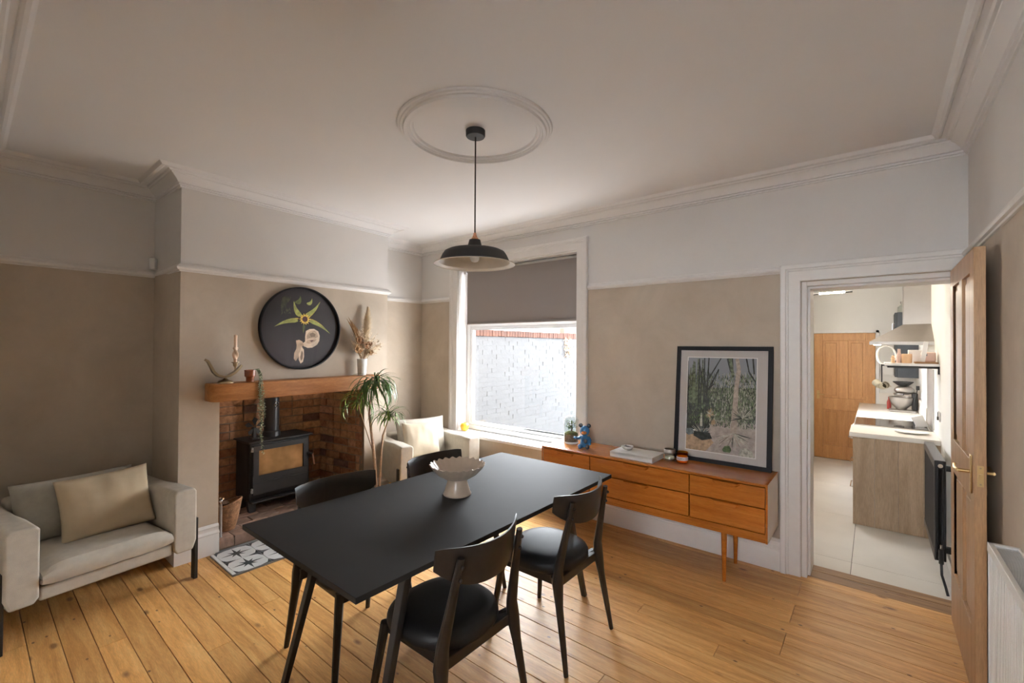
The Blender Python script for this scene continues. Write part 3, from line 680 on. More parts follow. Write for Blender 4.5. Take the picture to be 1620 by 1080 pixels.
pp([(0.50, 0.72), (0.53, 0.76), (0.535, 0.84), (0.52, 0.91), (0.49, 0.93), (0.465, 0.88), (0.47, 0.80), (0.49, 0.76)], 5, 0.0112)
pp([(0.505, 0.77), (0.52, 0.80), (0.515, 0.87), (0.495, 0.90), (0.485, 0.85), (0.495, 0.80)], 9, 0.0115)
for k in range(26):
    rq = random.Random(k); x_, z_ = 0.24+0.12*rq.random(), 0.12+0.20*rq.random(); blade(x_, z_, x_+rq.uniform(-.03, .02), z_+rq.uniform(.02, .05), 0.008, 8, 0.0106+0.00001*k, 0)
b.build('print', ['print_dark', 'p_green', 'p_yellow', 'p_lime', 'p_petal', 'p_petal_lt', 'p_purple', 'print_red', 'p_moss', 'p_shadow'], RP)
b = MB(); b.lathe([(0, 0.024), (RR-0.012, 0.024)], 64, M=RX); b.build('glazing', 'picture_glass', RP)
# brass bird candle holder
CH = thing('candle_holder', 'brass bird-shaped candle holder on the left end of the mantel', 'candle holder', onm(0.265, 0.075, 1.262), CA-PI/2)
b = MB(); b.lathe([(0, 0), (0.052, 0), (0.052, 0.004), (0.044, 0.016), (0.02, 0.024), (0.01, 0.034), (0.008, 0.045)], 28); b.build('base', 'old_brass', CH, smooth=50)
def ribbon(b, pts, w, th, mi=0):
    n = len(pts); vs = []; fs = []
    for i, p in enumerate(pts):
        a = Vector(pts[max(i-1, 0)]); c = Vector(pts[min(i+1, n-1)]); d = (c-a).normalized(); nn = Vector((0, -d.z, d.y)); ww = w[i]; q = Vector(p)
        for sx in (-1, 1):
            for sn in (-1, 1): vs.append(q+Vector((sx*ww, 0, 0))+nn*sn*th)
    for i in range(n-1):
        o_ = i*4; k = o_+4
        fs += [(o_, o_+2, k+2, k), (o_+1, k+1, k+3, o_+3), (o_, k, k+1, o_+1), (o_+2, o_+3, k+3, k+2)]
    fs += [(0, 1, 3, 2), ((n-1)*4, (n-1)*4+2, (n-1)*4+3, (n-1)*4+1)]; b.add(vs, fs, mi)
b = MB(); P_ = [(0, -0.135, 0.175), (0, -0.118, 0.165), (0, -0.098, 0.125), (0, -0.08, 0.085), (0, -0.055, 0.058), (0, -0.02, 0.046), (0, 0.02, 0.052), (0, 0.06, 0.075), (0, 0.09, 0.105), (0, 0.11, 0.128)]
ribbon(b, P_, [0.004, 0.010, 0.014, 0.018, 0.022, 0.026, 0.026, 0.022, 0.016, 0.005], 0.008); b.build('bird_body', 'old_brass', CH, smooth=60)
b = MB(); b.lathe([(0.0, 0.125), (0.006, 0.125), (0.006, 0.135), (0.014, 0.145), (0.016, 0.165), (0.027, 0.17), (0.027, 0.173), (0.012, 0.172), (0.012, 0.15)], 22, (0, 0.065, -0.02)); b.tube([(0, 0.065, 0.075), (0, 0.065, 0.115)], 0.005); b.build('cup', 'old_brass', CH, smooth=50)
CD = thing('twisted_candle', 'peach twisted taper candle in the brass bird holder', 'candle', onm(0.265, 0.075, 1.262), CA-PI/2)
def tw(rr, z, t): return rr*(1+(0.38*math.sin(2*t+z*95) if 0.02 < z < 0.115 else 0)), z
b = MB(); b.lathe([(0.0, 0)]+[(0.011+(0.005 if 0.02 < z*0.005 < 0.115 else 0), z*0.005) for z in range(0, 42)]+[(0, 0.205)], 20, (0, 0.065, 0.15), fn=tw); b.tube([(0, 0.065, 0.353), (0.002, 0.065, 0.364)], 0.0015, 5, 0); b.build('wax', 'candle_wax', CD, smooth=60)
# small terracotta pot with trailing plant
TP = thing('trailing_plant', 'string of trailing pale green leaves in a small brown pot on the mantel', 'plant', onm(0.43, 0.085, 1.262))
b = MB(); b.lathe([(0, 0), (0.027, 0), (0.027, 0.03), (0.031, 0.038), (0.037, 0.042), (0.039, 0.09), (0.035, 0.091), (0.033, 0.06), (0, 0.06)], 28); b.build('pot', 'terracotta', TP, smooth=40)
b = MB(); b.lathe([(0, 0.082), (0.034, 0.08)], 16); b.build('soil', 'soil', TP)
b = MB(); lf = MB(); rr_ = random.Random(3)
uu = lambda a, n_, z: CM.to_3x3() @ Vector((a, n_, z))
for k in range(6):
    L_ = [0.62, 0.55, 0.50, 0.42, 0.36, 0.30][k]; off = (0.026+0.006*(k-2.5)*0.8, 0.0)
    pts = [uu(0.01+rr_.uniform(-.005, .005), 0.01, 0.085), uu(0.025+0.004*k, 0.05, 0.098), uu(0.03+0.004*k, 0.078, 0.06)]
    x_, n2 = 0.03+0.004*k, 0.084
    z_ = 0.04
    while z_ > 0.06-L_:
        x_ += rr_.uniform(-.0045, .0055); n2 = max(0.080, n2+rr_.uniform(-.003, .003)); pts.append(uu(x_, n2, z_)); z_ -= 0.02
    b.tube(pts, 0.0014, 4)
    for i, p in enumerate(pts[1:]):
        for s_ in range(3):
            d = Vector((rr_.uniform(-1, 1), rr_.uniform(-1, 1), rr_.uniform(-.6, .4))).normalized()*rr_.uniform(0.012, 0.018)
            q = p+Vector((0, 0, rr_.uniform(-.01, .01))); sd = d.cross(Vector((0, 0, 1))).normalized()*0.0065
            lf.add([q, q+d*0.5+sd, q+d, q+d*0.5-sd], [(0, 1, 2, 3)])
b.build('stem', 'leaf_green', TP); o = lf.build('foliage', 'leaf_pale', TP); o['kind'] = 'stuff'
# vase with dried flowers
VS = tag(MB().lathe([(0, 0), (0.036, 0), (0.038, 0.01), (0.041, 0.06), (0.045, 0.125), (0.047, 0.155), (0.043, 0.156), (0.038, 0.06), (0, 0.02)], 36, fn=lambda rr, z, t: (rr+0.0006*math.sin(t*36), z)).build('flower_vase', 'vase_white', smooth=50), 'pale ribbed ceramic vase holding dried flowers on the right of the mantel', 'vase'); VS.location = onm(1.43, 0.075, 1.262)
DF = thing('dried_bouquet', 'bouquet of beige dried flowers and pampas grass in the pale vase', 'dried flowers', onm(1.43, 0.075, 1.262), CA-PI/2)
# local: y along the breast (to the right), x outwards
rr_ = random.Random(11)
def plume(b, base, tip, w, n, ln, mi=0):
    base, tip = Vector(base), Vector(tip)
    for i in range(n):
        t = i/n; p = base.lerp(tip, t); a = rr_.uniform(0, 2*PI); ww = w*(0.25+0.75*math.sin(PI*min(1, t*0.80+0.18)))*rr_.uniform(0.25, 1)
        d = Vector((math.cos(a)*ww, math.sin(a)*ww, ln*rr_.uniform(0.3, 1))); sd = Vector((-math.sin(a), math.cos(a), 0))*0.0028
        b.add([p-sd, p+sd, p+d+sd*0.3, p+d-sd*0.3], [(0, 1, 2, 3)], mi)
b = MB(); plume(b, (0, 0.03, 0.27), (-0.02, 0.078, 0.63), 0.062, 3800, 0.035); b.tube([(0, 0.005, 0.1), (0, 0.03, 0.3), (-0.03, 0.075, 0.64)], 0.0025, 5); part_label(b.build('pampas_plume', 'pampas', DF), 'tall cream pampas plume')['kind'] = 'stuff'
b = MB()
for k in range(11):
    t = k/10; tip = Vector((0.01+0.01*(k % 3), -0.175+0.10*t, 0.53-0.10*t+0.03*math.sin(k*2.1)))
    b.tube([(0, -0.01, 0.15), tip*0.55+Vector((0, 0.012, 0.10)), tip*0.8+Vector((0, 0.006, 0.05)), tip], [0.002, 0.011, 0.010, 0.001], 5, flat=0.25)
part_label(b.build('palm_spear', 'dry_tan', DF), 'fan of brown palm spears')
for k, (yy, zz, xx, rad, mt) in enumerate(((-0.05, 0.33, 0.03, 0.026, 'dry_brown'), (0.02, 0.285, 0.04, 0.026, 'dry_brown'), (0.07, 0.30, 0.02, 0.014, 'dry_brown'), (-0.065, 0.25, 0.03, 0.03, 'dry_tan'), (-0.04, 0.40, 0.01, 0.022, 'dry_beige'), (0.055, 0.215, 0.045, 0.018, 'dry_tan'))):
    b = MB(); b.sphere((xx, yy, zz), rad*0.7, 10, 6)
    for j in range(12):
        a = 2*PI*j/12; e = rad*rr_.uniform(1.1, 1.5); b.add([(xx, yy+math.cos(a)*rad*0.5, zz+math.sin(a)*rad*0.5), (xx+0.012, yy+math.cos(a+0.25)*e, zz+math.sin(a+0.25)*e), (xx+0.018, yy+math.cos(a)*e*1.1, zz+math.sin(a)*e*1.1), (xx+0.012, yy+math.cos(a-0.25)*e, zz+math.sin(a-0.25)*e)], [(0, 1, 2, 3)])
    b.tube([(0, 0, 0.1), (xx*0.6, yy*0.6, zz*0.7), (xx, yy, zz)], 0.002, 4); b.build('seed_head', mt, DF)
b = MB(); c = MB()
for k in range(260):
    a = rr_.uniform(-0.9, 1.3); L_ = rr_.uniform(0.09, 0.26) * (1 if k % 3 else 1.15); yy = math.sin(a)*L_*0.8+0.01; zz = 0.16+math.cos(a)*L_; xx = rr_.uniform(-0.04, 0.06)
    (b if k % 2 else c).tube([(0, 0.005, 0.14), (xx*0.6, yy*0.5, 0.16+(zz-0.16)*0.6), (xx, yy, zz)], 0.0011, 3, cap=False)
    for j in range(9):
        t = rr_.uniform(0.45, 1); q = Vector((xx*t, yy*t, 0.16+(zz-0.16)*t)); d = Vector((rr_.uniform(-1, 1), rr_.uniform(-1, 1), rr_.uniform(-.5, 1))).normalized()*rr_.uniform(0.008, 0.018); sd = Vector((rr_.uniform(-1, 1), rr_.uniform(-1, 1), rr_.uniform(-1, 1)))*0.004
        (b if j % 2 else c).add([q-sd, q+sd, q+d], [(0, 1, 2)])
b.build('dried_filler', 'pampas', DF)['kind'] = 'stuff'; c.build('dried_filler', 'dry_beige', DF)['kind'] = 'stuff'

# ------------------------------------------------------------ soft furnishing helpers
def pillow_mesh(w, h, th, seed, mat, wr=0.012):
    n = 30; b = MB(); vs = []; fs = []
    for side in (1, -1):
        for i in range(n+1):
            for j in range(n+1):
                a, c = 2*i/n-1, 2*j/n-1
                e = (max(0, 1-abs(a)**2.6)*max(0, 1-abs(c)**2.6))**0.42
                ex = 1-0.055*(1-a*a)*(abs(c)**3); ez = 1-0.055*(1-c*c)*(abs(a)**3)
                x = a*w/2*ez*(1-0.0*c); z = c*h/2*ex
                nv = noise.noise(Vector((x*7+seed*5, z*7, side*3)))*wr*e + noise.noise(Vector((x*22+seed, z*6, side)))*wr*0.5*e
                vs.append((x, side*(th/2*e)+nv, z))
    k = n+1
    for s_ in range(2):
        for i in range(n):
            for j in range(n):
                q = (s_*k*k+i*k+j, s_*k*k+(i+1)*k+j, s_*k*k+(i+1)*k+j+1, s_*k*k+i*k+j+1); fs.append(q if s_ else q[::-1])
    b.add(vs, fs); me = b.mesh('cushion', mat, smooth=170); return me
def round_box(a, c, rad, seg=4): pass
ARM_PROTO = None
def armchair(label, loc, rz, fab='armchair_fabric'):
    A = thing('armchair', label, 'armchair', loc, rz, 'low pale armchairs')
    # local: front faces -y at y=0, back at y=0.77, x across ±0.43
    Wd, Dp, AH, ZB = 0.43, 0.77, 0.605, 0.205
    for sx in (-1, 1):
        b = MB(); x0, x1 = sorted((sx*Wd, sx*(Wd-0.13)))
        n = 10; vs = []; fs = []
        ys = [0, 0.03, 0.2, 0.4, 0.6, Dp]
        prof = [(0, ZB+0.06), (0.02, ZB), (0.11, ZB), (0.13, ZB+0.03), (0.13, AH-0.02), (0.118, AH), (0.015, AH), (0, AH-0.02)]
        for y_ in ys:
            for (p, z) in prof:
                xx = sx*(Wd-p) ; vs.append((xx, y_, z-(0.015 if (z > 0.5 and y_ > 0.3) else 0)))
        k = len(prof)
        for i in range(len(ys)-1):
            for j in range(k): fs.append((i*k+j, i*k+(j+1) % k, (i+1)*k+(j+1) % k, (i+1)*k+j))
        fs += [tuple(range(k)), tuple((len(ys)-1)*k+j for j in range(k-1, -1, -1))]
        b.add(vs, fs); b.build('arm', fab, A, bevel=0.016, seg=3)
    b = MB(); b.box((-Wd+0.13, 0.012, ZB), (Wd-0.13, Dp-0.02, 0.275)); b.build('seat_rail', fab, A, bevel=0.014, seg=3)
    b = MB(); b.box((-Wd+0.135, Dp-0.14, ZB), (Wd-0.135, Dp, AH+0.01)); b.build('backrest', fab, A, bevel=0.03, seg=4)
    # seat cushion
    n = 16; b = MB(); vs = []; fs = []
    hw, y0, y1, z0, z1 = Wd-0.137, -0.015, Dp-0.14, 0.278, 0.375
    sec = [(0.0, 0.03), (0.012, 0.008), (0.04, 0.0), (0.96, 0.0), (1, 0.01), (1.0, 0.07), (0.96, 0.097), (0.5, 0.112), (0.05, 0.108), (0.012, 0.085), (0, 0.06)]
    for i in range(n+1):
        a = 2*i/n-1; sh = 1-0.35*abs(a)**8
        for (t, z) in sec:
            zz = z0+(z*sh if z > 0.05 else z+(0.012*abs(a)**8)); vs.append((a*hw, y0+(y1-y0)*t, zz+0.003*noise.noise(Vector((a*5, t*5, z*9+loc[0])))))
    k = len(sec)
    for i in range(n):
        for j in range(k): fs.append((i*k+j, i*k+(j+1) % k, (i+1)*k+(j+1) % k, (i+1)*k+j))
    fs += [tuple(range(k)), tuple(n*k+j for j in range(k-1, -1, -1))]
    b.add(vs, fs); b.build('seat_cushion', fab, A, smooth=60, bevel=0.008)
    for sx in (-1, 1):
        for y_ in (0.035, Dp-0.07):
            b = MB(); b.box((sx*(Wd+0.004)-0.011, y_-0.022, 0), (sx*(Wd+0.004)+0.011, y_+0.022, 0.40 if y_ < 0.3 else 0.3))
            part_label(b.build('leg', 'dark_leg', A, bevel=0.003), 'dark flat upright leg')
    return A
def cushion(label, A_loc, A_rz, lx, ly, lz, w, h, th, tilt, mat, seed, yaw=0, roll=0, name='cushion', cat='cushion', group=None):
    o = bpy.data.objects.new(name, pillow_mesh(w, h, th, seed, mat)); COL.objects.link(o)
    o.matrix_world = Matrix.Translation(A_loc) @ Matrix.Rotation(A_rz, 4, 'Z') @ Matrix.Translation((lx, ly, lz)) @ Matrix.Rotation(yaw, 4, 'Z') @ Matrix.Rotation(tilt, 4, 'X') @ Matrix.Rotation(roll, 4, 'Y')
    return tag(o, label, cat, group)
A1, R1 = (-3.40, 0.567, 0), math.radians(90+9)
armchair('pale grey fabric armchair in the left alcove with a tan cushion', A1, R1)
cushion('grey scatter back cushion slumped in the left armchair', A1, R1, -0.02, 0.50, 0.545, 0.58, 0.36, 0.15, math.radians(-12), 'grey_fabric', 2)
cushion('plain sand-coloured cushion leaning in the left armchair', A1, R1, 0.075, 0.335, 0.555, 0.45, 0.38, 0.12, math.radians(-22), 'sand_fabric', 5, yaw=math.radians(-6), roll=math.radians(-3))
A2, R2 = (-3.28, 2.975, 0), math.radians(90-15)
armchair('pale fabric armchair in the corner beside the window', A2, R2)
cushion('pale back cushion in the armchair by the window', A2, R2, 0.02, 0.53, 0.56, 0.56, 0.42, 0.15, math.radians(-14), 'armchair_fabric', 8)
cushion('cream square cushion with a small knot leaning in the armchair by the window', A2, R2, -0.04, 0.40, 0.56, 0.40, 0.37, 0.12, math.radians(-24), 'cream_fabric', 9, roll=math.radians(4))

# ------------------------------------------------------------ dining table
TB = thing('dining_table', 'long rectangular matt black dining table with splayed black legs', 'table', (-1.745, 1.70, 0))
b = MB(); b.box((-0.4575, -0.897, 0.718), (0.4575, 0.897, 0.74)); b.build('tabletop', 'black_laminate', TB, bevel=0.0015, seg=1)
for q in (-1, 1): b = MB(); b.box((-0.36, q*0.58-0.05, 0.69), (0.36, q*0.58+0.05, 0.718)); b.build('cross_plate', 'leg_black', TB, bevel=0.004)
for sx in (-1, 1):
    for sy in (-1, 1):
        b = MB(); b.tube([(sx*0.345, sy*0.755, 0), (sx*0.312, sy*0.573, 0.715)], [0.021, 0.029], 4, flat=0.85); b.build('leg', 'leg_black', TB, bevel=0.004)
# chairs: local front = +y
def make_chair(label):
    C_ = thing('dining_chair', label, 'chair', (0, 0, 0), 0, 'black wooden dining chairs round the table')
    n = 44; prof = [(0.90, 0.405), (0.975, 0.412), (1.0, 0.428), (0.995, 0.447), (0.96, 0.463), (0.88, 0.474), (0.7, 0.480), (0.4, 0.481), (0.0, 0.480)]
    b = MB(); vs = []; fs = []
    def rad(t): c, s_ = math.cos(t), math.sin(t); p = 2.5; q = (abs(c)**p+abs(s_)**p)**(-1/p); return q
    for (k, z) in prof:
        for i in range(n):
            t = 2*PI*i/n; q = rad(t)*k; vs.append((0.217*q*math.cos(t)*(1+0.05*math.sin(t)), 0.215*q*math.sin(t)+0.004, z))
    for j in range(len(prof)-1):
        for i in range(n): fs.append((j*n+i, j*n+(i+1) % n, (j+1)*n+(i+1) % n, (j+1)*n+i))
    fs.append(tuple(range(n-1, -1, -1))); b.add(vs, fs); b.build('seat', 'black_leather', C_, smooth=60)
    b = MB(); b.box((-0.175, -0.195, 0.365), (-0.15, 0.185, 0.41)); b.box((0.15, -0.195, 0.365), (0.175, 0.185, 0.41)); b.box((-0.17, 0.16, 0.365), (0.17, 0.185, 0.41)); b.box((-0.19, -0.20, 0.37), (0.19, -0.165, 0.415)); b.build('seat_frame', 'black_wood', C_, bevel=0.004)
    for sx in (-1, 1):
        b = MB(); b.tube([(sx*0.228, 0.215, 0), (sx*0.178, 0.165, 0.41)], [0.0135, 0.022], 8, flat=0.9); b.build('leg', 'black_wood', C_, smooth=40)
        b = MB(); b.tube([(sx*0.232, -0.268, 0), (sx*0.212, -0.215, 0.30), (sx*0.204, -0.200, 0.40), (sx*0.196, -0.200, 0.47), (sx*0.182, -0.228, 0.62), (sx*0.168, -0.262, 0.795)], [0.013, 0.022, 0.032, 0.027, 0.0205, 0.0145], 10, flat=0.8)
        part_label(b.build('back_post', 'black_wood', C_, smooth=40), 'rear leg running up into the back post')
        b = MB(); b.add([(sx*0.15, -0.19, 0.37), (sx*0.212, -0.21, 0.36), (sx*0.212, -0.185, 0.42), (sx*0.15, -0.17, 0.415), (sx*0.15, -0.16, 0.37), (sx*0.208, -0.175, 0.36), (sx*0.208, -0.16, 0.42), (sx*0.15, -0.145, 0.415)], [(0,1,2,3),(4,5,6,7),(0,1,5,4),(1,2,6,5),(2,3,7,6),(3,0,4,7)]); b.build('corner_block', 'black_wood', C_, bevel=0.003)
        for z in (0.715, 0.765):
            yb = -0.262+(0.795-z)*0.21-0.018
            b = MB(); b.sphere((sx*0.171, yb, z), (0.008, 0.007, 0.008), 10, 6); b.build('bolt_cap', 'black_wood', C_, smooth=60)
    # curved back panel
    b = MB(); n = 24; m_ = 8; vs = []; fs = []
    for side in (0, 1):
        for i in range(n+1):
            s_ = 2*i/n-1
            for j in range(m_+1):
                v_ = j/m_; zt = 0.818+0.012*s_*s_-0.006*s_**12; zb = 0.668+0.075*abs(s_)**3.2
                z = zb+(zt-zb)*v_; y_ = -0.276+0.088*s_*s_-0.014*v_+0.006; x = 0.230*s_*(1-0.02*(1-v_))
                th = 0.008*(1-0.55*abs(2*v_-1)**4)*(1-0.5*abs(s_)**8)
                vs.append((x, y_+(th if side else -th), z))
    k = m_+1; K = (n+1)*k
    for s_ in range(2):
        for i in range(n):
            for j in range(m_): fs.append((s_*K+i*k+j, s_*K+(i+1)*k+j, s_*K+(i+1)*k+j+1, s_*K+i*k+j+1))
    for i in range(n): fs += [(i*k, (i+1)*k, K+(i+1)*k, K+i*k), (i*k+m_, (i+1)*k+m_, K+(i+1)*k+m_, K+i*k+m_)]
    for j in range(m_): fs += [(j, j+1, K+j+1, K+j), (n*k+j, n*k+j+1, K+n*k+j+1, K+n*k+j)]
    b.add(vs, fs); b.build('backrest', 'black_wood', C_, smooth=45)
    return C_
ch = make_chair('black dining chair nearest the camera, on the near right side of the table'); ch.location = (-1.400, 1.293, 0); ch.rotation_euler = (0, 0, PI/2)
dup(ch, (-1.39, 2.035, 0), PI/2, 'black dining chair on the right side of the table, next to the sideboard')
dup(ch, (-2.065, 1.29, 0), -PI/2-0.03, 'black dining chair on the far side of the table, in front of the stove')
dup(ch, (-2.055, 1.985, 0), -PI/2, 'black dining chair on the far side of the table, in front of the window armchair')
# scalloped bowl
BO = thing('pedestal_bowl', 'beige scalloped ceramic bowl on a flared foot, standing on the table', 'bowl', (-1.765, 1.712, 0.74))
def sc(rr, z, t):
    k = max(0, (z-0.095)/0.07); return rr*(1+0.028*k*math.cos(22*t)), z+0.0038*k*k*math.cos(22*t)
b = MB(); b.lathe([(0.0, 0.083), (0.04, 0.082), (0.07, 0.090), (0.105, 0.110), (0.132, 0.138), (0.145, 0.158), (0.149, 0.162), (0.145, 0.165), (0.130, 0.146), (0.102, 0.118), (0.068, 0.098), (0.0, 0.092)], 176, fn=sc); b.build('dish', 'ceramic', BO, smooth=80)
b = MB(); b.lathe([(0.0, 0.0), (0.074, 0.0), (0.077, 0.006), (0.072, 0.014), (0.062, 0.045), (0.053, 0.075), (0.052, 0.088), (0.0, 0.088)], 40); b.build('foot', 'ceramic', BO, smooth=50)

# ------------------------------------------------------------ pendant
PX, PY = -1.735, 1.805
PD = thing('pendant_lamp', 'black enamel pendant lamp with cream inside hanging from the ceiling rose', 'lamp', (PX, PY, 2.003))
b = MB(); b.lathe([(0, 0.752), (0.054, 0.752), (0.054, 0.722), (0.05, 0.716), (0, 0.715)], 32); b.build('ceiling_cup', 'shade_black', PD, smooth=40)
b = MB(); b.tube([(0, 0, 0.715), (0, 0, 0.17)], 0.0042, 8); b.build('cord', 'cord_black', PD, smooth=60)
b = MB(); b.lathe([(0.006, 0.178), (0.009, 0.172), (0.008, 0.166), (0.013, 0.160), (0.012, 0.155), (0.020, 0.147), (0.020, 0.139), (0.0, 0.139)], 24); part_label(b.build('lamp_holder', 'copper', PD, smooth=30), 'copper lamp holder')
b = MB(); b.lathe([(0.022, 0.140), (0.031, 0.138), (0.043, 0.090), (0.060, 0.088), (0.064, 0.083), (0.10, 0.081), (0.150, 0.077), (0.168, 0.068), (0.180, 0.050), (0.194, 0.020), (0.200, 0.012), (0.214, 0.007), (0.225, 0.0)], 72); part_label(b.build('lamp_shade', 'shade_black', PD, smooth=30), 'black outside of the shade')
b = MB(); b.lathe([(0.225, 0.0), (0.2225, 0.0005), (0.197, 0.010), (0.190, 0.020), (0.176, 0.048), (0.164, 0.064), (0.148, 0.073), (0.06, 0.078), (0.0, 0.080)], 72); part_label(b.build('shade_lining', 'shade_cream', PD, smooth=30), 'cream enamel inside of the shade')
b = MB(); b.tube([(0.2255*math.cos(t*PI/36), 0.2255*math.sin(t*PI/36), 0) for t in range(73)], 0.0022, 6); part_label(b.build('rim', 'shade_cream', PD, smooth=60), 'pale rim')
b = MB(); b.lathe([(0, 0.012), (0.018, 0.017), (0.026, 0.03), (0.026, 0.045), (0.015, 0.075)], 20); b.build('bulb', 'white_plastic', PD, smooth=60)

# ------------------------------------------------------------ sideboard
SB = thing('sideboard', 'long teak mid-century sideboard with six drawers under the framed print', 'sideboard', (-1.372, 3.365, 0))
x0, x1, y0, y1, z0, z1 = -0.858, 0.859, -0.195, 0.195, 0.325, 0.69
b = MB(); b.box((x0+0.012, y0, z1-0.016), (x1-0.012, y1, z1)); b.build('top', 'teak', SB, bevel=0.002, seg=1)
b = MB(); b.box((x0+0.012, y0+0.002, z0), (x1-0.012, y1, z0+0.018)); b.box((x0+0.012, y0+0.004, z0+0.018), (x1-0.012, y0+0.012, z0+0.052)); b.box((x0+0.012, y0+0.03, z0+0.018), (x1-0.012, y1, z1-0.017)); b.build('carcass', 'teak', SB)
for (a, c) in ((x0, x0+0.012), (x1-0.012, x1)):
    b = MB(); b.add([(a, y0, z0-0.002), (c, y0, z0-0.002), (c, y1, z0), (a, y1, z0), (a, y0, z1), (c, y0, z1), (c, y1, z1), (a, y1, z1)], [(3,2,1,0),(4,5,6,7),(0,1,5,4),(1,2,6,5),(2,3,7,6),(3,0,4,7)])
    o = b.build('side_panel', ['teak', 'white_side'], SB)
    for p in o.data.polygons:
        if abs(p.normal.x) > 0.9: p.material_index = 1
xs = [(-0.845, -0.398), (-0.390, 0.378), (0.386, 0.843)]
for (a, c) in xs:
    for (za, zb) in ((0.382, 0.533), (0.541, 0.668)):
        b = MB(); b.box((a, y0+0.004, za), (c, y0+0.026, zb)); dw = b.build('drawer', 'teak', SB, bevel=0.002, seg=1)
        xc = (a+c)/2; hl = 0.085 if c-a < 0.5 else 0.10; b = MB()
        b.add([(xc-hl, y0+0.004, zb), (xc+hl, y0+0.004, zb), (xc+hl, y0+0.004, zb-0.010), (xc-hl, y0+0.004, zb-0.010), (xc-hl+0.01, y0-0.014, zb-0.002), (xc+hl-0.01, y0-0.014, zb-0.002), (xc+hl-0.026, y0-0.014, zb-0.022), (xc-hl+0.026, y0-0.014, zb-0.022), (xc+hl-0.02, y0+0.004, zb-0.026), (xc-hl+0.02, y0+0.004, zb-0.026)],
              [(0,1,5,4),(4,5,6,7),(7,6,8,9),(0,4,7,3),(5,1,2,6),(3,7,9),(6,2,8),(0,3,9,8,2,1)])
        b.build('drawer_pull', 'teak', dw, bevel=0.0015, seg=1)
for lx in (-0.615, 0.600):
    for ly in (-0.165, 0.15):
        b = MB(); b.tube([(lx*1.0, ly, 0), (lx, ly, z0)], [0.011, 0.019], 12); b.build('leg', 'teak', SB, smooth=40)
ZT = 0.69
# terrarium
TJ = thing('glass_terrarium', 'lidded glass jar terrarium with a tiny tree on the left end of the sideboard', 'terrarium', (-2.095, 3.43, ZT))
b = MB(); b.lathe([(0, 0.004), (0.05, 0.004), (0.056, 0.012), (0.056, 0.165), (0.050, 0.178), (0.047, 0.178), (0.053, 0.164), (0.053, 0.014), (0, 0.010)], 36); b.build('jar', 'thin_glass', TJ, smooth=50)
b = MB(); b.lathe([(0.053, 0.180), (0.045, 0.188), (0.02, 0.196), (0.006, 0.200), (0.006, 0.208), (0.014, 0.214), (0.015, 0.224), (0.009, 0.232), (0, 0.233)], 28); b.build('lid', 'thin_glass', TJ, smooth=50)
b = MB(); b.lathe([(0, 0), (0.055, 0), (0.057, 0.006), (0.055, 0.012), (0, 0.012)], 32); b.build('base_ring', 'white_plastic', TJ, smooth=50)
b = MB(); b.lathe([(0, 0.0125), (0.052, 0.0125), (0.052, 0.062), (0, 0.066)], 30); b.build('gravel', 'stone_soil', TJ, smooth=60)
b = MB(); b.sphere((0, 0, 0.062), (0.051, 0.051, 0.024), 22, 10, fn=lambda d: 1+0.15*noise.noise(d*4)); b.build('moss', 'moss', TJ, smooth=60)
b = MB(); b.tube([(0.0, 0, 0.075), (0.006, 0.0, 0.10), (-0.003, 0.0, 0.125)], [0.006, 0.004, 0.002], 6); rr_ = random.Random(5)
for k in range(8): a = k*PI/4; b.tube([(0, 0, 0.10+k*0.003), (0.03*math.cos(a), 0.03*math.sin(a), 0.12+0.004*k)], 0.0013, 4)
b.build('trunk', 'bark', TJ)
b = MB()
for k in range(150):
    a = rr_.uniform(0, 2*PI); q = rr_.uniform(0, 0.042); p = Vector((q*math.cos(a), q*math.sin(a), rr_.uniform(0.105, 0.165)-q*0.3)); d = Vector((rr_.uniform(-1, 1), rr_.uniform(-1, 1), rr_.uniform(-1, 1))).normalized()*0.011; s_ = d.orthogonal().normalized()*0.004
    b.add([p, p+d*0.5+s_, p+d, p+d*0.5-s_], [(0, 1, 2, 3)])
b.build('foliage', 'leaf_green', TJ)['kind'] = 'stuff'
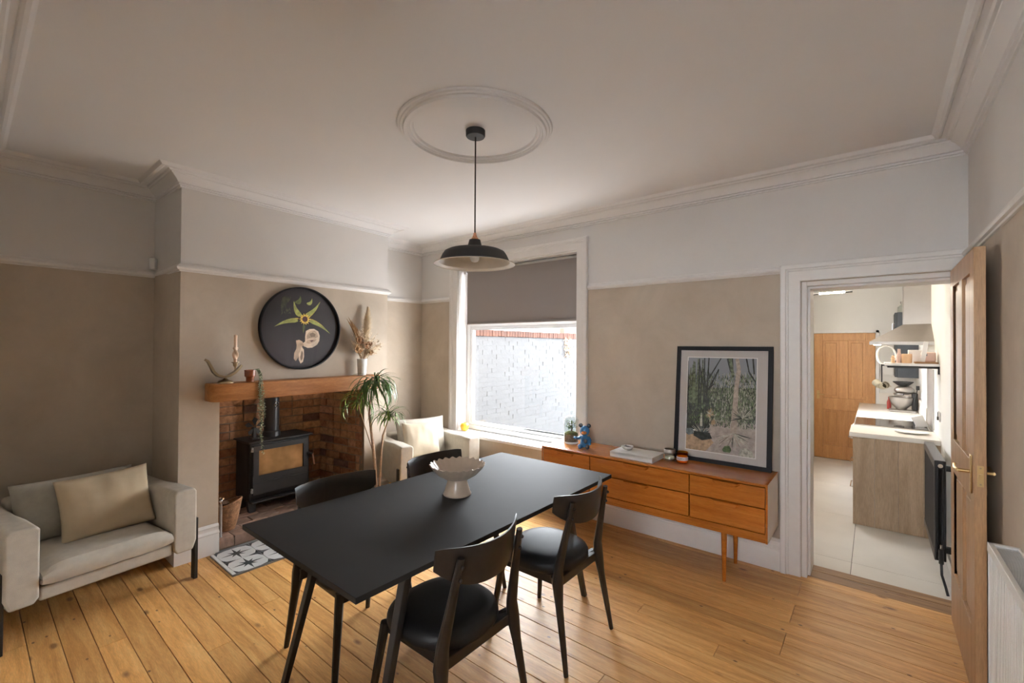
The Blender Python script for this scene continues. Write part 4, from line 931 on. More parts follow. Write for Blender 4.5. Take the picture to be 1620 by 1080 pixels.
# bear figurine
BEAR_S = 1.16
BE = thing('bear_figurine', 'glossy blue patterned bear figurine sitting on the sideboard beside the terrarium', 'figurine', (-1.90, 3.33, ZT), math.radians(20))
b = MB(); b.lathe([(0, 0.01), (0.030, 0.012), (0.034, 0.03), (0.031, 0.065), (0.024, 0.088), (0.0, 0.094)], 24); b.build('body', ['bear_blue'], BE, smooth=60)
b = MB(); b.sphere((0, -0.003, 0.125), (0.036, 0.034, 0.037), 22, 14); b.build('head', 'bear_blue', BE, smooth=60)
b = MB(); b.sphere((0, -0.033, 0.115), (0.020, 0.012, 0.013), 16, 10); part_label(b.build('muzzle', 'bear_orange', BE, smooth=60), 'orange muzzle')
for sx in (-1, 1):
    b = MB(); b.sphere((sx*0.029, 0.0, 0.162), (0.016, 0.008, 0.016), 16, 10); part_label(b.build('ear', 'bear_dark', BE, smooth=60), 'dark patterned ear')
    b = MB(); b.sphere((sx*0.012, -0.034, 0.132), 0.003, 8, 6); b.build('eye', 'ink', BE, smooth=60)
    b = MB()
    if sx < 0: b.tube([(-0.025, 0, 0.082), (-0.042, -0.012, 0.070), (-0.062, -0.022, 0.072)], [0.011, 0.010, 0.009], 10); b.sphere((-0.068, -0.024, 0.074), 0.010, 10, 8)
    else: b.tube([(0.025, 0, 0.082), (0.040, -0.006, 0.06), (0.040, -0.020, 0.040)], [0.011, 0.010, 0.009], 10); b.sphere((0.040, -0.024, 0.036), 0.010, 10, 8)
    b.build('arm', 'bear_blue', BE, smooth=60)
    b = MB(); b.tube([(sx*0.016, -0.005, 0.017), (sx*0.026, -0.045, 0.015)], [0.016, 0.013], 12); b.sphere((sx*0.028, -0.050, 0.019), (0.014, 0.009, 0.018), 12, 8); part_label(b.build('leg', 'bear_dark' if sx > 0 else 'bear_blue', BE, smooth=60), 'stubby outstretched leg')
b = MB(); b.sphere((0.01, -0.031, 0.055), (0.014, 0.006, 0.017), 12, 8); part_label(b.build('belly_patch', 'bear_dark', BE, smooth=60), 'dark patch on the belly')
BE.scale = (BEAR_S,)*3; TJ.scale = (1.18, 1.18, 1.24)
# box book + dish
BK_ = thing('large_book', 'thick white boxed book lying flat on the sideboard', 'book', (-1.435, 3.325, ZT), math.radians(-1))
b = MB(); b.box((-0.172, -0.115, 0.0), (0.172, 0.115, 0.004)); b.box((-0.172, -0.115, 0.036), (0.172, 0.115, 0.040)); b.box((-0.172, -0.115, 0.0), (0.172, -0.111, 0.04)); b.build('cover', 'book_white', BK_, bevel=0.001, seg=1)
b = MB(); b.box((-0.168, -0.112, 0.004), (0.168, 0.111, 0.036)); b.build('pages', 'book_pages', BK_)
DI = thing('small_dish', 'small round pale dish with grey stones on the white book', 'dish', (-1.53, 3.36, ZT+0.040))
b = MB(); b.lathe([(0, 0), (0.028, 0), (0.045, 0.018), (0.047, 0.026), (0.043, 0.026), (0.03, 0.008), (0, 0.006)], 32); b.build('bowl', 'vase_white', DI, smooth=50)
b = MB(); rr_ = random.Random(2)
for k in range(14): a = rr_.uniform(0, 6.28); q = rr_.uniform(0, 0.03); b.sphere((q*math.cos(a), q*math.sin(a), 0.022), (0.009, 0.008, 0.006), 8, 6)
b.build('stones', 'stone_grey', DI, smooth=60)['kind'] = 'stuff'
# candles in glass
C1 = thing('glass_candle', 'clear glass candle jar with silver rim on the sideboard', 'candle', (-1.20, 3.385, ZT))
b = MB(); b.lathe([(0, 0), (0.045, 0), (0.047, 0.006), (0.040, 0.010), (0.038, 0.014), (0.040, 0.085), (0.037, 0.085), (0.035, 0.016), (0, 0.012)], 36); b.build('jar', 'thin_glass', C1, smooth=50)
b = MB(); b.lathe([(0, 0.0165), (0.0345, 0.0165), (0.0345, 0.030), (0, 0.032)], 28); b.build('wax', 'mug_cream', C1, smooth=60)
b = MB(); b.lathe([(0.0405, 0.060), (0.0405, 0.085), (0.0395, 0.087), (0.0365, 0.085)], 36); b.build('rim_band', 'steel', C1, smooth=50)
C2 = thing('amber_candle', 'amber glass candle with a white lettered label next to the framed print', 'candle', (-1.105, 3.38, ZT))
b = MB(); b.lathe([(0, 0), (0.037, 0), (0.040, 0.004), (0.040, 0.082), (0.037, 0.082), (0.037, 0.008), (0, 0.006)], 36); b.build('jar', 'amber_glass', C2, smooth=50)
b = MB(); b.lathe([(0, 0.008), (0.0365, 0.008), (0.0365, 0.05), (0, 0.05)], 28); b.build('wax', 'candle_wax', C2, smooth=60)
b = MB(); vs = []; fs = []
for k in range(29):
    t = -PI*0.95+PI*1.0*k/28+0.1; vs += [(0.0406*math.cos(t), 0.0406*math.sin(t), 0.022), (0.0406*math.cos(t), 0.0406*math.sin(t), 0.048)]
    if k: fs.append((2*k-2, 2*k, 2*k+1, 2*k-1))
b.add(vs, fs); LB = b.build('label', 'label_white', C2, smooth=60)
# lettering, each letter set tangent to the glass
for i, chx in enumerate('ESLPO'):
    cu = bpy.data.curves.new('letter', 'FONT'); cu.body = chx; cu.size = 0.019; cu.align_x = 'CENTER'; cu.extrude = 0.0002; cu.materials.append(MT['ink'])
    t = -PI/2-0.60+i*0.30-0.22; q = bpy.data.objects.new('letter_curve', cu); COL.objects.link(q); bpy.context.view_layer.update(); me = bpy.data.meshes.new_from_object(q); bpy.data.objects.remove(q); o = bpy.data.objects.new('letter', me); COL.objects.link(o); o.parent = C2
    o.location = (0.0411*math.cos(t), 0.0411*math.sin(t), 0.029); o.rotation_euler = (PI/2, 0, t+PI/2)
# framed print leaning on the wall
PF = thing('framed_print', 'black-framed desert garden photograph leaning on the wall on the sideboard', 'picture', (-0.878, 3.495, ZT), 0)
PF.rotation_euler = (math.radians(-5.5), 0, 0)
FW, FH = 0.665, 0.868
b = MB(); fw = 0.030
for a, c in (((-FW/2, 0, 0), (FW/2, 0.025, fw)), ((-FW/2, 0, FH-fw), (FW/2, 0.025, FH)), ((-FW/2, 0, fw), (-FW/2+fw, 0.025, FH-fw)), ((FW/2-fw, 0, fw), (FW/2, 0.025, FH-fw))): b.box(a, c)
b.build('frame', 'frame_black', PF, bevel=0.001, seg=1)
b = MB(); b.box((-FW/2+fw, 0.012, fw), (FW/2-fw, 0.018, FH-fw)); b.build('mount', 'mount_white', PF)
b = MB(); b.box((-FW/2+fw, 0.0055, fw), (FW/2-fw, 0.0065, FH-fw)); b.build('glazing', 'picture_glass', PF)
# the print: a flat garden scene
for nm, c_, vr, sc_ in (('g_sky', (0.26, 0.28, 0.31), 0.05, 3), ('g_sand', (0.40, 0.345, 0.305), 0.22, 40), ('g_dark', (0.035, 0.042, 0.038), 0.7, 40), ('g_mid', (0.13, 0.16, 0.10), 0.7, 60), ('g_trunk', (0.42, 0.35, 0.29), 0.25, 50), ('g_green', (0.10, 0.16, 0.06), 0.5, 60), ('g_pale', (0.42, 0.41, 0.34), 0.4, 60), ('g_blue', (0.13, 0.16, 0.165), 0.4, 50), ('g_tan', (0.42, 0.29, 0.17), 0.3, 50)): plain(nm, c_, 0.6, var=vr, scale=sc_)
GM = ['g_sky', 'g_sand', 'g_dark', 'g_mid', 'g_trunk', 'g_green', 'g_pale', 'g_blue', 'g_tan']
pw, ph = 0.475, 0.70; px0, pz0 = -0.245, 0.082
b = MB(); rg = random.Random(21); LY = [0.0118]
def gp(pts, mi):
    LY[0] -= 0.0000022
    b.add([(px0+max(0, min(1, x))*pw, LY[0], pz0+(1-max(0, min(1, z)))*ph) for x, z in pts], [tuple(range(len(pts)))], mi)
def gs(x0_, z0_, x1_, z1_, w0, w1, mi):
    dx, dz = x1_-x0_, z1_-z0_; l = math.hypot(dx, dz) or 1; nx, nq = -dz/l, dx/l
    gp([(x0_+nx*w0, z0_+nq*w0), (x1_+nx*w1, z1_+nq*w1), (x1_-nx*w1, z1_-nq*w1), (x0_-nx*w0, z0_-nq*w0)], mi)
gp([(0, 0), (1, 0), (1, 0.35), (0, 0.35)], 0); gp([(0, 0.33), (1, 0.3), (1, 0.75), (0, 0.7)], 3); gp([(0.3, 0.66), (1, 0.66), (1, 1), (0, 1), (0, 0.9)], 1); gp([(0, 0.45), (0.38, 0.45), (0.42, 0.6), (0.35, 0.75), (0, 0.80)], 2)
gp([(0, 0.82), (0.3, 0.80), (0.42, 0.9), (0.3, 1), (0, 1)], 8)
for k in range(2300):
    x = rg.random(); z = 0.18+0.55*rg.random()**0.9; gs(x, z, x+rg.uniform(-.02, .02), z-rg.uniform(0.015, 0.06), 0.005, 0.001, rg.choice([2, 3, 3, 5, 6, 6, 2]) if x > 0.35 else rg.choice([2, 2, 2, 3, 5]))
for k in range(10):
    x = 0.01+0.028*k; gs(x, 0.5, x+rg.uniform(-.02, .02), rg.uniform(-0.0, 0.12), 0.013, 0.008, rg.choice([2, 2, 3]))
for (a, c, d_, e, w) in ((0.30, 0.5, 0.17, 0.05, .011), (0.32, 0.5, 0.24, 0.12, .01), (0.30, 0.45, 0.32, 0.0, .012), (0.33, 0.22, 0.50, 0.0, .010), (0.33, 0.34, 0.46, 0.14, .010), (0.46, 0.14, 0.47, 0.12, .01), (0.30, 0.36, 0.40, 0.28, .01), (0.86, 0.0, 0.90, 0.14, .01), (0.90, 0.14, 0.99, 0.24, .01), (0.95, 0.0, 0.97, 0.16, .012), (0.60, 0.0, 0.65, 0.14, .02), (0.66, 0, 0.68, 0.2, .012)): gs(a, c, d_, e, w, w*0.8, 2)
gs(0.63, 0.0, 0.68, 0.2, 0.022, 0.022, 3); gs(0.73, 0.0, 0.76, 0.12, 0.025, 0.028, 4); gs(0.76, 0.12, 0.73, 0.3, 0.03, 0.03, 4); gs(0.73, 0.3, 0.70, 0.8, 0.032, 0.045, 4)
for k in range(170):
    a = rg.uniform(PI*0.05, PI*0.95); l = rg.uniform(0.07, 0.26); gs(0.70, 0.78, 0.70+l*math.cos(a)*1.2, 0.78+l*math.sin(a)*0.75, 0.006, 0.001, rg.choice([1, 6, 6, 4, 2]))
for k in range(90):
    a = rg.uniform(PI*1.0, PI*2); l = rg.uniform(0.05, 0.2); gs(0.82, 0.62, 0.82+l*math.cos(a), 0.66+l*math.sin(a), 0.005, 0.001, rg.choice([6, 6, 3, 2]))
for k in range(60):
    a = rg.uniform(PI*1.0, PI*2.05); l = rg.uniform(0.08, 0.19); gs(0.24, 0.83, 0.24+l*math.cos(a), 0.83+l*math.sin(a)*0.72, 0.009, 0.001, rg.choice([7, 7, 2, 6]))
gp([(0.12, 0.8), (0.36, 0.8), (0.4, 0.86), (0.25, 0.89), (0.12, 0.85)], 2)
gs(0.23, 0.74, 0.23, 0.6, 0.02, 0.012, 6)
for k in range(50):
    a = rg.uniform(0, 2*PI); l = rg.uniform(0.02, 0.07); gs(0.36, 0.60, 0.36+l*math.cos(a), 0.60+l*math.sin(a), 0.006, 0.001, rg.choice([8, 8, 6])); gs(0.41, 0.69, 0.41+l*0.6*math.cos(a), 0.69+l*0.6*math.sin(a), 0.006, 0.001, 8)
gp([(0.55, 0.96), (0.58, 0.92), (0.65, 0.91), (0.68, 0.95), (0.66, 0.98), (0.57, 0.98)], 5); gp([(0.78, 1.0), (0.80, 0.93), (0.88, 0.91), (0.96, 0.94), (1, 1)], 6)
gp([(0, 0.78), (0.1, 0.77), (0.12, 0.83), (0.04, 0.85), (0, 0.83)], 7)
b.build('print', GM, PF)
b = MB(); b.box((px0-0.006, 0.01181, pz0-0.006), (px0+pw+0.006, 0.01195, pz0+ph+0.006)); b.build('print_border', 'label_white', PF)
# apple-like ornament on sill
AP = thing('yellow_apple', 'yellow apple standing on the left of the window sill', 'apple', (-3.625, 3.625, 0.578))
b = MB(); b.lathe([(0, 0.012), (0.018, 0.0), (0.038, 0.012), (0.050, 0.045), (0.049, 0.066), (0.037, 0.086), (0.016, 0.092), (0.0, 0.083)], 28); b.build('fruit', 'apple_yellow', AP, smooth=70)
b = MB(); b.tube([(0, 0, 0.08), (0.003, 0, 0.102)], 0.0018, 5); b.build('stalk', 'bark', AP)

# ------------------------------------------------------------ dracaena
DP = thing('dragon_tree', 'tall potted dragon tree with narrow drooping leaves beside the fireplace', 'plant', (-3.52, 2.40, 0))
b = MB(); b.lathe([(0, 0), (0.10, 0), (0.125, 0.22), (0.128, 0.235), (0.118, 0.235), (0.112, 0.20), (0, 0.20)], 36); b.build('pot', 'pot_grey', DP, smooth=40)
b = MB(); b.lathe([(0, 0.21), (0.113, 0.205)], 24); b.build('soil', 'soil', DP)
RV = Vector((r.x, r.y, 0))   # rightwards seen from the room side
BV = Vector((-r.y, r.x, 0))
def T_(a, c, z): return RV*a+BV*c+Vector((0, 0, z))
stems = [([T_(0, 0, 0.2), T_(-0.035, 0, 0.6), T_(-0.075, 0, 0.92), T_(-0.06, 0, 1.12), T_(-0.02, 0, 1.22)], [0.016, 0.013, 0.012, 0.008, 0.006]),
         ([T_(0.02, 0.01, 0.2), T_(0.03, 0.02, 0.55), T_(0.045, 0.02, 0.72), T_(0.085, 0.02, 0.84), T_(0.10, 0.02, 0.93)], [0.012, 0.01, 0.009, 0.006, 0.005]),
         ([T_(-0.01, 0, 0.5), T_(-0.12, 0.02, 0.8), T_(-0.17, 0, 0.98), T_(-0.16, 0, 1.05)], [0.006, 0.005, 0.004, 0.004])]
for p_, r_ in stems: b = MB(); b.tube(p_, r_, 8); b.build('cane', 'cane', DP, smooth=50)
def leaf_mesh(L_, w, droop, mat, s):
    b = MB(); n = 9; vs = []; fs = []
    for i in range(n+1):
        t = i/n; a0 = 0.95-droop*t
        if i == 0: x = z = 0.0
        else: x += L_/n*math.cos(a0); z += L_/n*math.sin(a0)
        ww = w*math.sin(PI*min(1, (t*0.93+0.07)))**0.55
        vs += [(x, -ww, z+ww*0.25), (x, 0, z), (x, ww, z+ww*0.25)]
        if i: o_ = 3*i; fs += [(o_-3, o_, o_+1, o_-2), (o_-2, o_+1, o_+2, o_-1)]
    b.add(vs, fs); return b.mesh('leaf', mat, smooth=60)
LM = [leaf_mesh(l, w, d, m_, 0) for l, w, d, m_ in ((0.36, 0.0075, 2.6, 'leaf_green'), (0.42, 0.008, 3.0, 'leaf_green'), (0.30, 0.007, 1.3, 'leaf_green'), (0.40, 0.0085, 2.9, 'leaf_bright'), (0.26, 0.007, 2.1, 'leaf_green'), (0.24, 0.0065, 2.6, 'leaf_bright'))]
rr_ = random.Random(4)
for (c, n, ch_, s_) in ((T_(-0.02, 0, 1.22), 105, (0, 1, 2, 0, 1, 4), 0.95), (T_(-0.15, 0, 1.06), 40, (3, 3, 1, 5), 0.85), (T_(0.10, 0.02, 0.93), 70, (0, 4, 5, 2, 4), 0.80)):
    for k in range(n):
        a = rr_.uniform(0, 2*PI); 
        if c.z > 1.2 and math.cos(a-CA-PI/2) > 0.3: a += PI*0.8
        o = inst('leaf', LM[rr_.choice(ch_)], DP, tuple(c+Vector((0, 0, rr_.uniform(-0.08, 0.02)))), (rr_.uniform(-.3, .3), rr_.uniform(-.25, .35), a), (s_*rr_.uniform(0.7, 1.05),)*3)
# little white flowering stem
# ------------------------------------------------------------ open door (oak, hinged on the right)
DO = thing('panelled_door', 'open four-panel oak door standing against the right wall', 'door', (0.381, 3.575, 0.008), math.radians(-90.3))
# local: x along the leaf from hinge, y: + towards the viewer side? built symmetric about y=0
LW, LH, TK = 0.80, 1.985, 0.038
b = MB(); st = 0.105
for a, c in (((0, 0), (st, LH)), ((LW-st, 0), (LW, LH)), ((st, 0), (LW-st, 0.30)), ((st, LH-0.10), (LW-st, LH)), ((st, 0.86), (LW-st, 1.04)), ((LW/2-0.05, 0.30), (LW/2+0.05, 0.86)), ((LW/2-0.05, 1.04), (LW/2+0.05, LH-0.10))):
    b.box((a[0], -TK, a[1]), (c[0], 0, c[1]))
b.build('leaf', 'oak_door', DO, bevel=0.003)
for (a, c) in ((st, LW/2-0.05), (LW/2+0.05, LW-st)):
    for (za, zb) in ((0.30, 0.86), (1.04, LH-0.10)):
        b = MB(); b.box((a-0.005, -TK+0.014, za-0.005), (c+0.005, -0.014, zb+0.005)); b.box((a+0.03, -TK+0.009, za+0.03), (c-0.03, -0.009, zb-0.03)); b.build('panel', 'oak_door', DO, bevel=0.004)
for s_, y_ in ((-1, -TK), (1, 0)):
    b = MB(); yy = sorted((y_, y_+s_*0.007)); b.box((LW-0.085, yy[0], 0.90), (LW-0.045, yy[1], 1.07)); hp = b.build('handle_plate', 'brass', DO, bevel=0.004)
    b = MB(); ex = 0.045 if s_ < 0 else 0.028; b.tube([(LW-0.065, y_, 0.995), (LW-0.065, y_+s_*ex, 0.995)], 0.008, 10); b.tube([(LW-0.065, y_+s_*ex, 0.995), (LW-0.13, y_+s_*(ex+0.004), 0.992), (LW-0.165, y_+s_*ex, 1.0)], [0.008, 0.007, 0.008], 10); b.build('lever', 'brass', hp, smooth=40)
b = MB(); b.box((LW, -TK+0.009, 0.945), (LW+0.0015, -0.009, 1.035)); lk = b.build('latch_plate', 'brass', DO)
b = MB(); b.box((LW, -TK/2-0.006, 0.978), (LW+0.009, -TK/2+0.006, 1.0)); b.build('latch_bolt', 'brass', lk)
b = MB()
for z in (0.955, 1.025): b.tube([(LW+0.001, -TK/2, z), (LW+0.0022, -TK/2, z)], 0.0035, 8)
b.build('screw', 'old_brass', lk)
# right wall radiator
RA = thing('panel_radiator', 'white ribbed panel radiator on the right wall in front of the open door', 'radiator', (0, 0, 0))
rx, ry0, ry1, rz0, rz1 = 0.330, 1.35, 2.40, 0.16, 0.835
b = MB(); vs = []; nR = 42; k_ = 0
pts = []
for i in range(nR):
    y_ = ry0+0.02+(ry1-ry0-0.04)*i/nR; s = (ry1-ry0-0.04)/nR
    pts += [(rx+0.012, y_), (rx+0.012, y_+s*0.25), (rx, y_+s*0.4), (rx, y_+s*0.85)]
pts.append((rx+0.006, ry1-0.02)); pts = [(rx+0.006, ry0)]+pts+[(rx+0.006, ry1), (rx+0.016, ry1), (rx+0.016, ry0)]
b.prism(pts, rz0, rz1-0.03); b.build('front_panel', 'radiator_white', RA)
b = MB(); b.box((rx+0.055, ry0, rz0), (rx+0.065, ry1, rz1-0.03)); b.build('rear_panel', 'radiator_white', RA)
b = MB(); b.box((rx-0.004, ry0-0.004, rz1-0.034), (rx+0.012, ry1+0.004, rz1)); b.box((rx+0.070, ry0, rz1-0.03), (rx+0.078, ry1, rz1)); b.box((rx-0.002, ry1-0.001, rz0), (rx+0.08, ry1+0.004, rz1-0.002)); b.box((rx-0.002, ry1-0.018, rz1-0.008), (rx+0.08, ry1+0.004, rz1)); b.build('casing', 'radiator_white', RA, bevel=0.003)
b = MB(); b.box((rx+0.012, ry0, rz1-0.02), (rx+0.075, ry1-0.01, rz1-0.014)); b.build('grille_base', 'pocket_grey', RA)
b = MB(); y_ = ry0
while y_ < ry1-0.03: b.box((rx+0.012, y_, rz1-0.013), (rx+0.073, y_+0.006, rz1-0.006)); y_ += 0.012
o = b.build('grille_slats', 'grille', RA); o['kind'] = 'stuff'
b = MB(); b.tube([(rx+0.04, ry1-0.06, rz0+0.02), (rx+0.04, ry1-0.06, 0)], 0.008, 10); b.tube([(rx+0.04, ry0+0.06, rz0+0.02), (rx+0.04, ry0+0.06, 0)], 0.008, 10); b.box((rx+0.06, ry0+0.2, rz0+0.2), (XR, ry0+0.25, rz1-0.1)); b.box((rx+0.06, ry1-0.25, rz0+0.2), (XR, ry1-0.2, rz1-0.1)); b.build('pipe', 'radiator_white', RA, smooth=40)
# sensor in the alcove corner
SN = thing('alarm_sensor', 'small white motion sensor on the picture rail in the left alcove corner', 'sensor', (XL+0.055, CO.y-0.045, 2.12), math.radians(-35))
b = MB(); b.prism([(-0.03, 0.025), (0.03, 0.025), (0.028, -0.005), (0.012, -0.02), (-0.012, -0.02), (-0.028, -0.005)], 0, 0.085); b.build('case', 'white_plastic', SN, bevel=0.004)
b = MB(); b.sphere((0, -0.019, 0.03), (0.008, 0.003, 0.006), 10, 6); b.build('lens', 'pocket_grey', SN)
b = MB(); b.sphere((XL+0.11, CO.y-0.001, 2.515), 0.004, 8, 6); tag(b.build('screw_cap', 'ink'), 'tiny dark hook screw high on the side of the chimney breast', 'hook')

# ------------------------------------------------------------ kitchen beyond the doorway
KZ = -0.15; KR = 0.46; KL = -0.80; KF = 8.42; KC = 2.75
def ks(b, nm, mat, **k): return struct(b.build(nm, mat, **k))
b = MB(); b.box((KR, D+0.25, KZ-0.1), (KR+0.12, KF+0.1, KC+0.1)); ks(b, 'wall_kitchen_right', 'kitchen_wall')
b = MB(); b.box((-1.0, KF, KZ-0.1), (-0.73, KF+0.12, KC+0.1)); b.box((0.025, KF, KZ-0.1), (KR+0.1, KF+0.12, KC+0.1)); b.box((-0.73, KF, 1.775), (0.025, KF+0.12, KC+0.1)); ks(b, 'wall_kitchen_far', 'kitchen_wall')
wall_grid('wall_kitchen_left', KL, 'y', D+0.25, KF, KZ-0.1, KC+0.1, [(4.76, 5.00, 0.9, 2.0), (6.5, 7.3, 0.9, 2.0)], -0.12, ['kitchen_wall', 'kitchen_wall'])
b = MB(); b.box((KL-0.12, D+0.2, KC), (KR+0.12, KF+0.12, KC+0.1)); ks(b, 'ceiling_kitchen', 'ceiling_white')
b = MB()
w2 = None
for n_w, (ya, yb) in enumerate(((4.76, 5.00), (6.5, 7.3))):
    w2 = struct(empty('window_%d' % (2+n_w))); b = MB()
    for (a, c) in (((ya, 0.9), (yb, 0.94)), ((ya, 1.96), (yb, 2.0)), ((ya, 0.94), (ya+0.04, 1.96)), ((yb-0.04, 0.94), (yb, 1.96))): b.box((KL-0.09, a[0], a[1]), (KL-0.03, c[0], c[1]))
    b.build('window_frame', 'upvc_white', w2); b = MB(); b.box((KL-0.062, ya+0.04, 0.94), (KL-0.058, yb-0.04, 1.96)); b.build('pane', 'clear_glass', w2)
# added unseen window behind the camera, lets in fill light
w3 = struct(empty('window_4')); b = MB()
for (a, c) in (((-0.65, 1.0), (0.15, 1.05)), ((-0.65, 2.15), (0.15, 2.2)), ((-0.65, 1.05), (-0.60, 2.15)), ((0.10, 1.05), (0.15, 2.15))): b.box((a[0], -1.36, a[1]), (c[0], -1.30, c[1]))
b.build('window_frame', 'upvc_white', w3); b = MB(); b.box((-0.60, -1.332, 1.05), (0.10, -1.328, 2.15)); b.build('pane', 'clear_glass', w3)
KFL = struct(empty('floor_kitchen'))
b = MB(); b.box((KL-0.1, D+0.25, KZ-0.1), (KR+0.1, KF+0.1, KZ-0.010)); b.box((-0.4, D+0.24, KZ), (0.4, D+0.262, -0.024)); b.build('screed', 'grout', KFL)
ys = [3.262, 4.462, 5.662, 6.862, 8.062, 9.262]; cols = [(-1.336, -0.74), (-0.736, -0.14), (-0.136, 0.46)]
for j in range(len(ys)-1):
    for (a, c) in cols:
        a2, c2 = max(a, KL), min(c, KR); ya, yb = max(ys[j], D+0.252), min(ys[j+1]-0.004, KF)
        if j == 0: pass
        b = MB(); b.box((-(c2-a2)/2, -(yb-ya)/2, -0.01), ((c2-a2)/2, (yb-ya)/2, 0)); b.build('tile', 'floor_tile', KFL, loc=((a2+c2)/2, (ya+yb)/2, KZ))
b = MB(); b.box((KR-0.014, D+0.26, KZ), (KR, 5.44, KZ+0.075)); b.box((-0.80, KF-0.014, KZ), (-0.76, KF, KZ+0.10)); b.box((KL, D+0.26, KZ), (KL+0.014, KF, KZ+0.10)); ks(b, 'baseboard_kitchen', 'trim_white', bevel=0.003)
# far door
d2 = struct(empty('door_2')); x0, x1, zb_, zt_ = -0.725, 0.02, KZ+0.005, 1.768
b = MB(); w_ = x1-x0
def dbox(a, c, za, zb): b.box((x0+a, KF+0.0, za), (x0+c, KF+0.04, zb))
dbox(0, 0.11, zb_, zt_); dbox(w_-0.11, w_, zb_, zt_); dbox(0.11, w_-0.11, zb_, zb_+0.2); dbox(0.11, w_-0.11, zt_-0.11, zt_); dbox(0.11, w_-0.11, 0.60, 0.78); dbox(w_/2-0.055, w_/2+0.055, zb_+0.2, 0.60); dbox(w_/2-0.055, w_/2+0.055, 0.78, zt_-0.11)
b.build('door_leaf', 'kitchen_door_oak', d2, bevel=0.003)
for (a, c) in ((0.11, w_/2-0.055), (w_/2+0.055, w_-0.11)):
    for (za, zb) in ((zb_+0.2, 0.60), (0.78, zt_-0.11)): b = MB(); b.box((x0+a-0.004, KF+0.020, za-0.004), (x0+c+0.004, KF+0.03, zb+0.004)); b.box((x0+a+0.035, KF+0.010, za+0.035), (x0+c-0.035, KF+0.03, zb-0.035)); b.build('door_panel', 'kitchen_door_oak', d2, bevel=0.004)
b = MB(); b.box((x0+0.035, KF-0.006, 0.755), (x0+0.07, KF, 0.885)); b.tube([(x0+0.052, KF, 0.83), (x0+0.052, KF-0.04, 0.83), (x0+0.13, KF-0.045, 0.826)], 0.008, 8); b.build('door_handle', 'brass', d2, smooth=40)
b = MB(); b.box((x0-0.045, KF-0.012, KZ), (x0-0.004, KF+0.02, zt_+0.045)); b.box((x1+0.004, KF-0.012, KZ), (x1+0.045, KF+0.02, zt_+0.045)); b.box((x0-0.045, KF-0.012, zt_+0.004), (x1+0.045, KF+0.02, zt_+0.045)); b.build('door_frame', 'trim_white', d2, bevel=0.004)
b = MB(); b.box((-1.0, KF+0.12, KZ-0.1), (KR+0.1, KF+0.2, KC+0.1)); ks(b, 'wall_leak_stop', 'kitchen_wall')  # added backing, unseen, stops sky light leaking round the far door
# base units, worktops, range
CAB = thing('base_cabinet', 'pale oak kitchen cabinet end panel nearest the doorway', 'cabinet', (0, 0, 0))
xa = -0.158
for i, (a, c) in enumerate(((xa, 0.005), (0.0065, 0.175), (0.1765, 0.345), (0.3465, KR))): 
    b = MB(); b.box((a, 5.45, KZ+0.002), (c, 5.47, 0.69)); b.build('end_panel_board', 'oak_panel', CAB, bevel=0.0008, seg=1)
b = MB(); b.box((xa+0.02, 5.47, KZ+0.1), (KR, 5.97, 0.69)); b.build('carcass', 'white_plastic', CAB)
for (za, zb) in ((KZ+0.10, 0.2), (0.21, 0.44), (0.45, 0.68)):
    b = MB(); b.box((xa, 5.475, za), (xa+0.019, 5.965, zb)); dd = b.build('drawer', 'oak_panel', CAB, bevel=0.002); b = MB(); b.tube([(xa, 5.6, zb-0.03), (xa-0.025, 5.6, zb-0.03), (xa-0.025, 5.84, zb-0.03), (xa, 5.84, zb-0.03)], 0.005, 6); b.build('drawer_handle', 'chrome', dd)
WT = tag(MB().box((-0.185, 5.435, 0.692), (KR, 5.97, 0.735)).build('kitchen_worktop', 'worktop', bevel=0.003), 'short white kitchen worktop on the oak cabinet in front of the black hob', 'worktop')
WT2 = tag(MB().box((-0.165, 6.60, 0.692), (KR, KF-0.002, 0.735)).build('kitchen_worktop', 'worktop', bevel=0.003), 'white kitchen worktop beyond the black hob, under the mixer', 'worktop')
CB2 = thing('base_cabinet', 'kitchen base cabinet beyond the range cooker', 'cabinet'); b = MB(); b.box((-0.12, 6.61, KZ+0.1), (KR, KF-0.002, 0.69)); b.build('carcass', 'oak_panel', CB2); b = MB(); b.box((-0.07, 6.61, KZ), (KR, KF-0.002, KZ+0.1)); b.build('plinth', 'oak_panel', CB2)
RG = thing('range_cooker', 'range cooker with black glass hob and chrome rail between the white worktops', 'cooker')
b = MB(); b.box((-0.15, 5.98, KZ+0.05), (KR, 6.59, 0.70)); b.build('body', 'stove_black', RG, bevel=0.004)
b = MB(); b.box((-0.165, 5.975, 0.70), (KR-0.02, 6.595, 0.742)); b.build('trim_plate', 'steel', RG, bevel=0.004)
b = MB(); b.box((-0.155, 5.985, 0.742), (KR-0.04, 6.585, 0.746)); b.build('hob', 'hob_glass', RG)
b = MB(); b.tube([(-0.15, 6.0, 0.60), (-0.205, 6.0, 0.60), (-0.205, 6.55, 0.60), (-0.15, 6.55, 0.60)], 0.009, 8); b.build('towel_rail', 'chrome', RG, smooth=40)
for k in range(6): b = MB(); b.tube([(-0.15, 6.03+k*0.09, 0.665), (-0.185, 6.03+k*0.09, 0.665)], 0.016, 12); b.build('knob', 'chrome', RG, smooth=40)
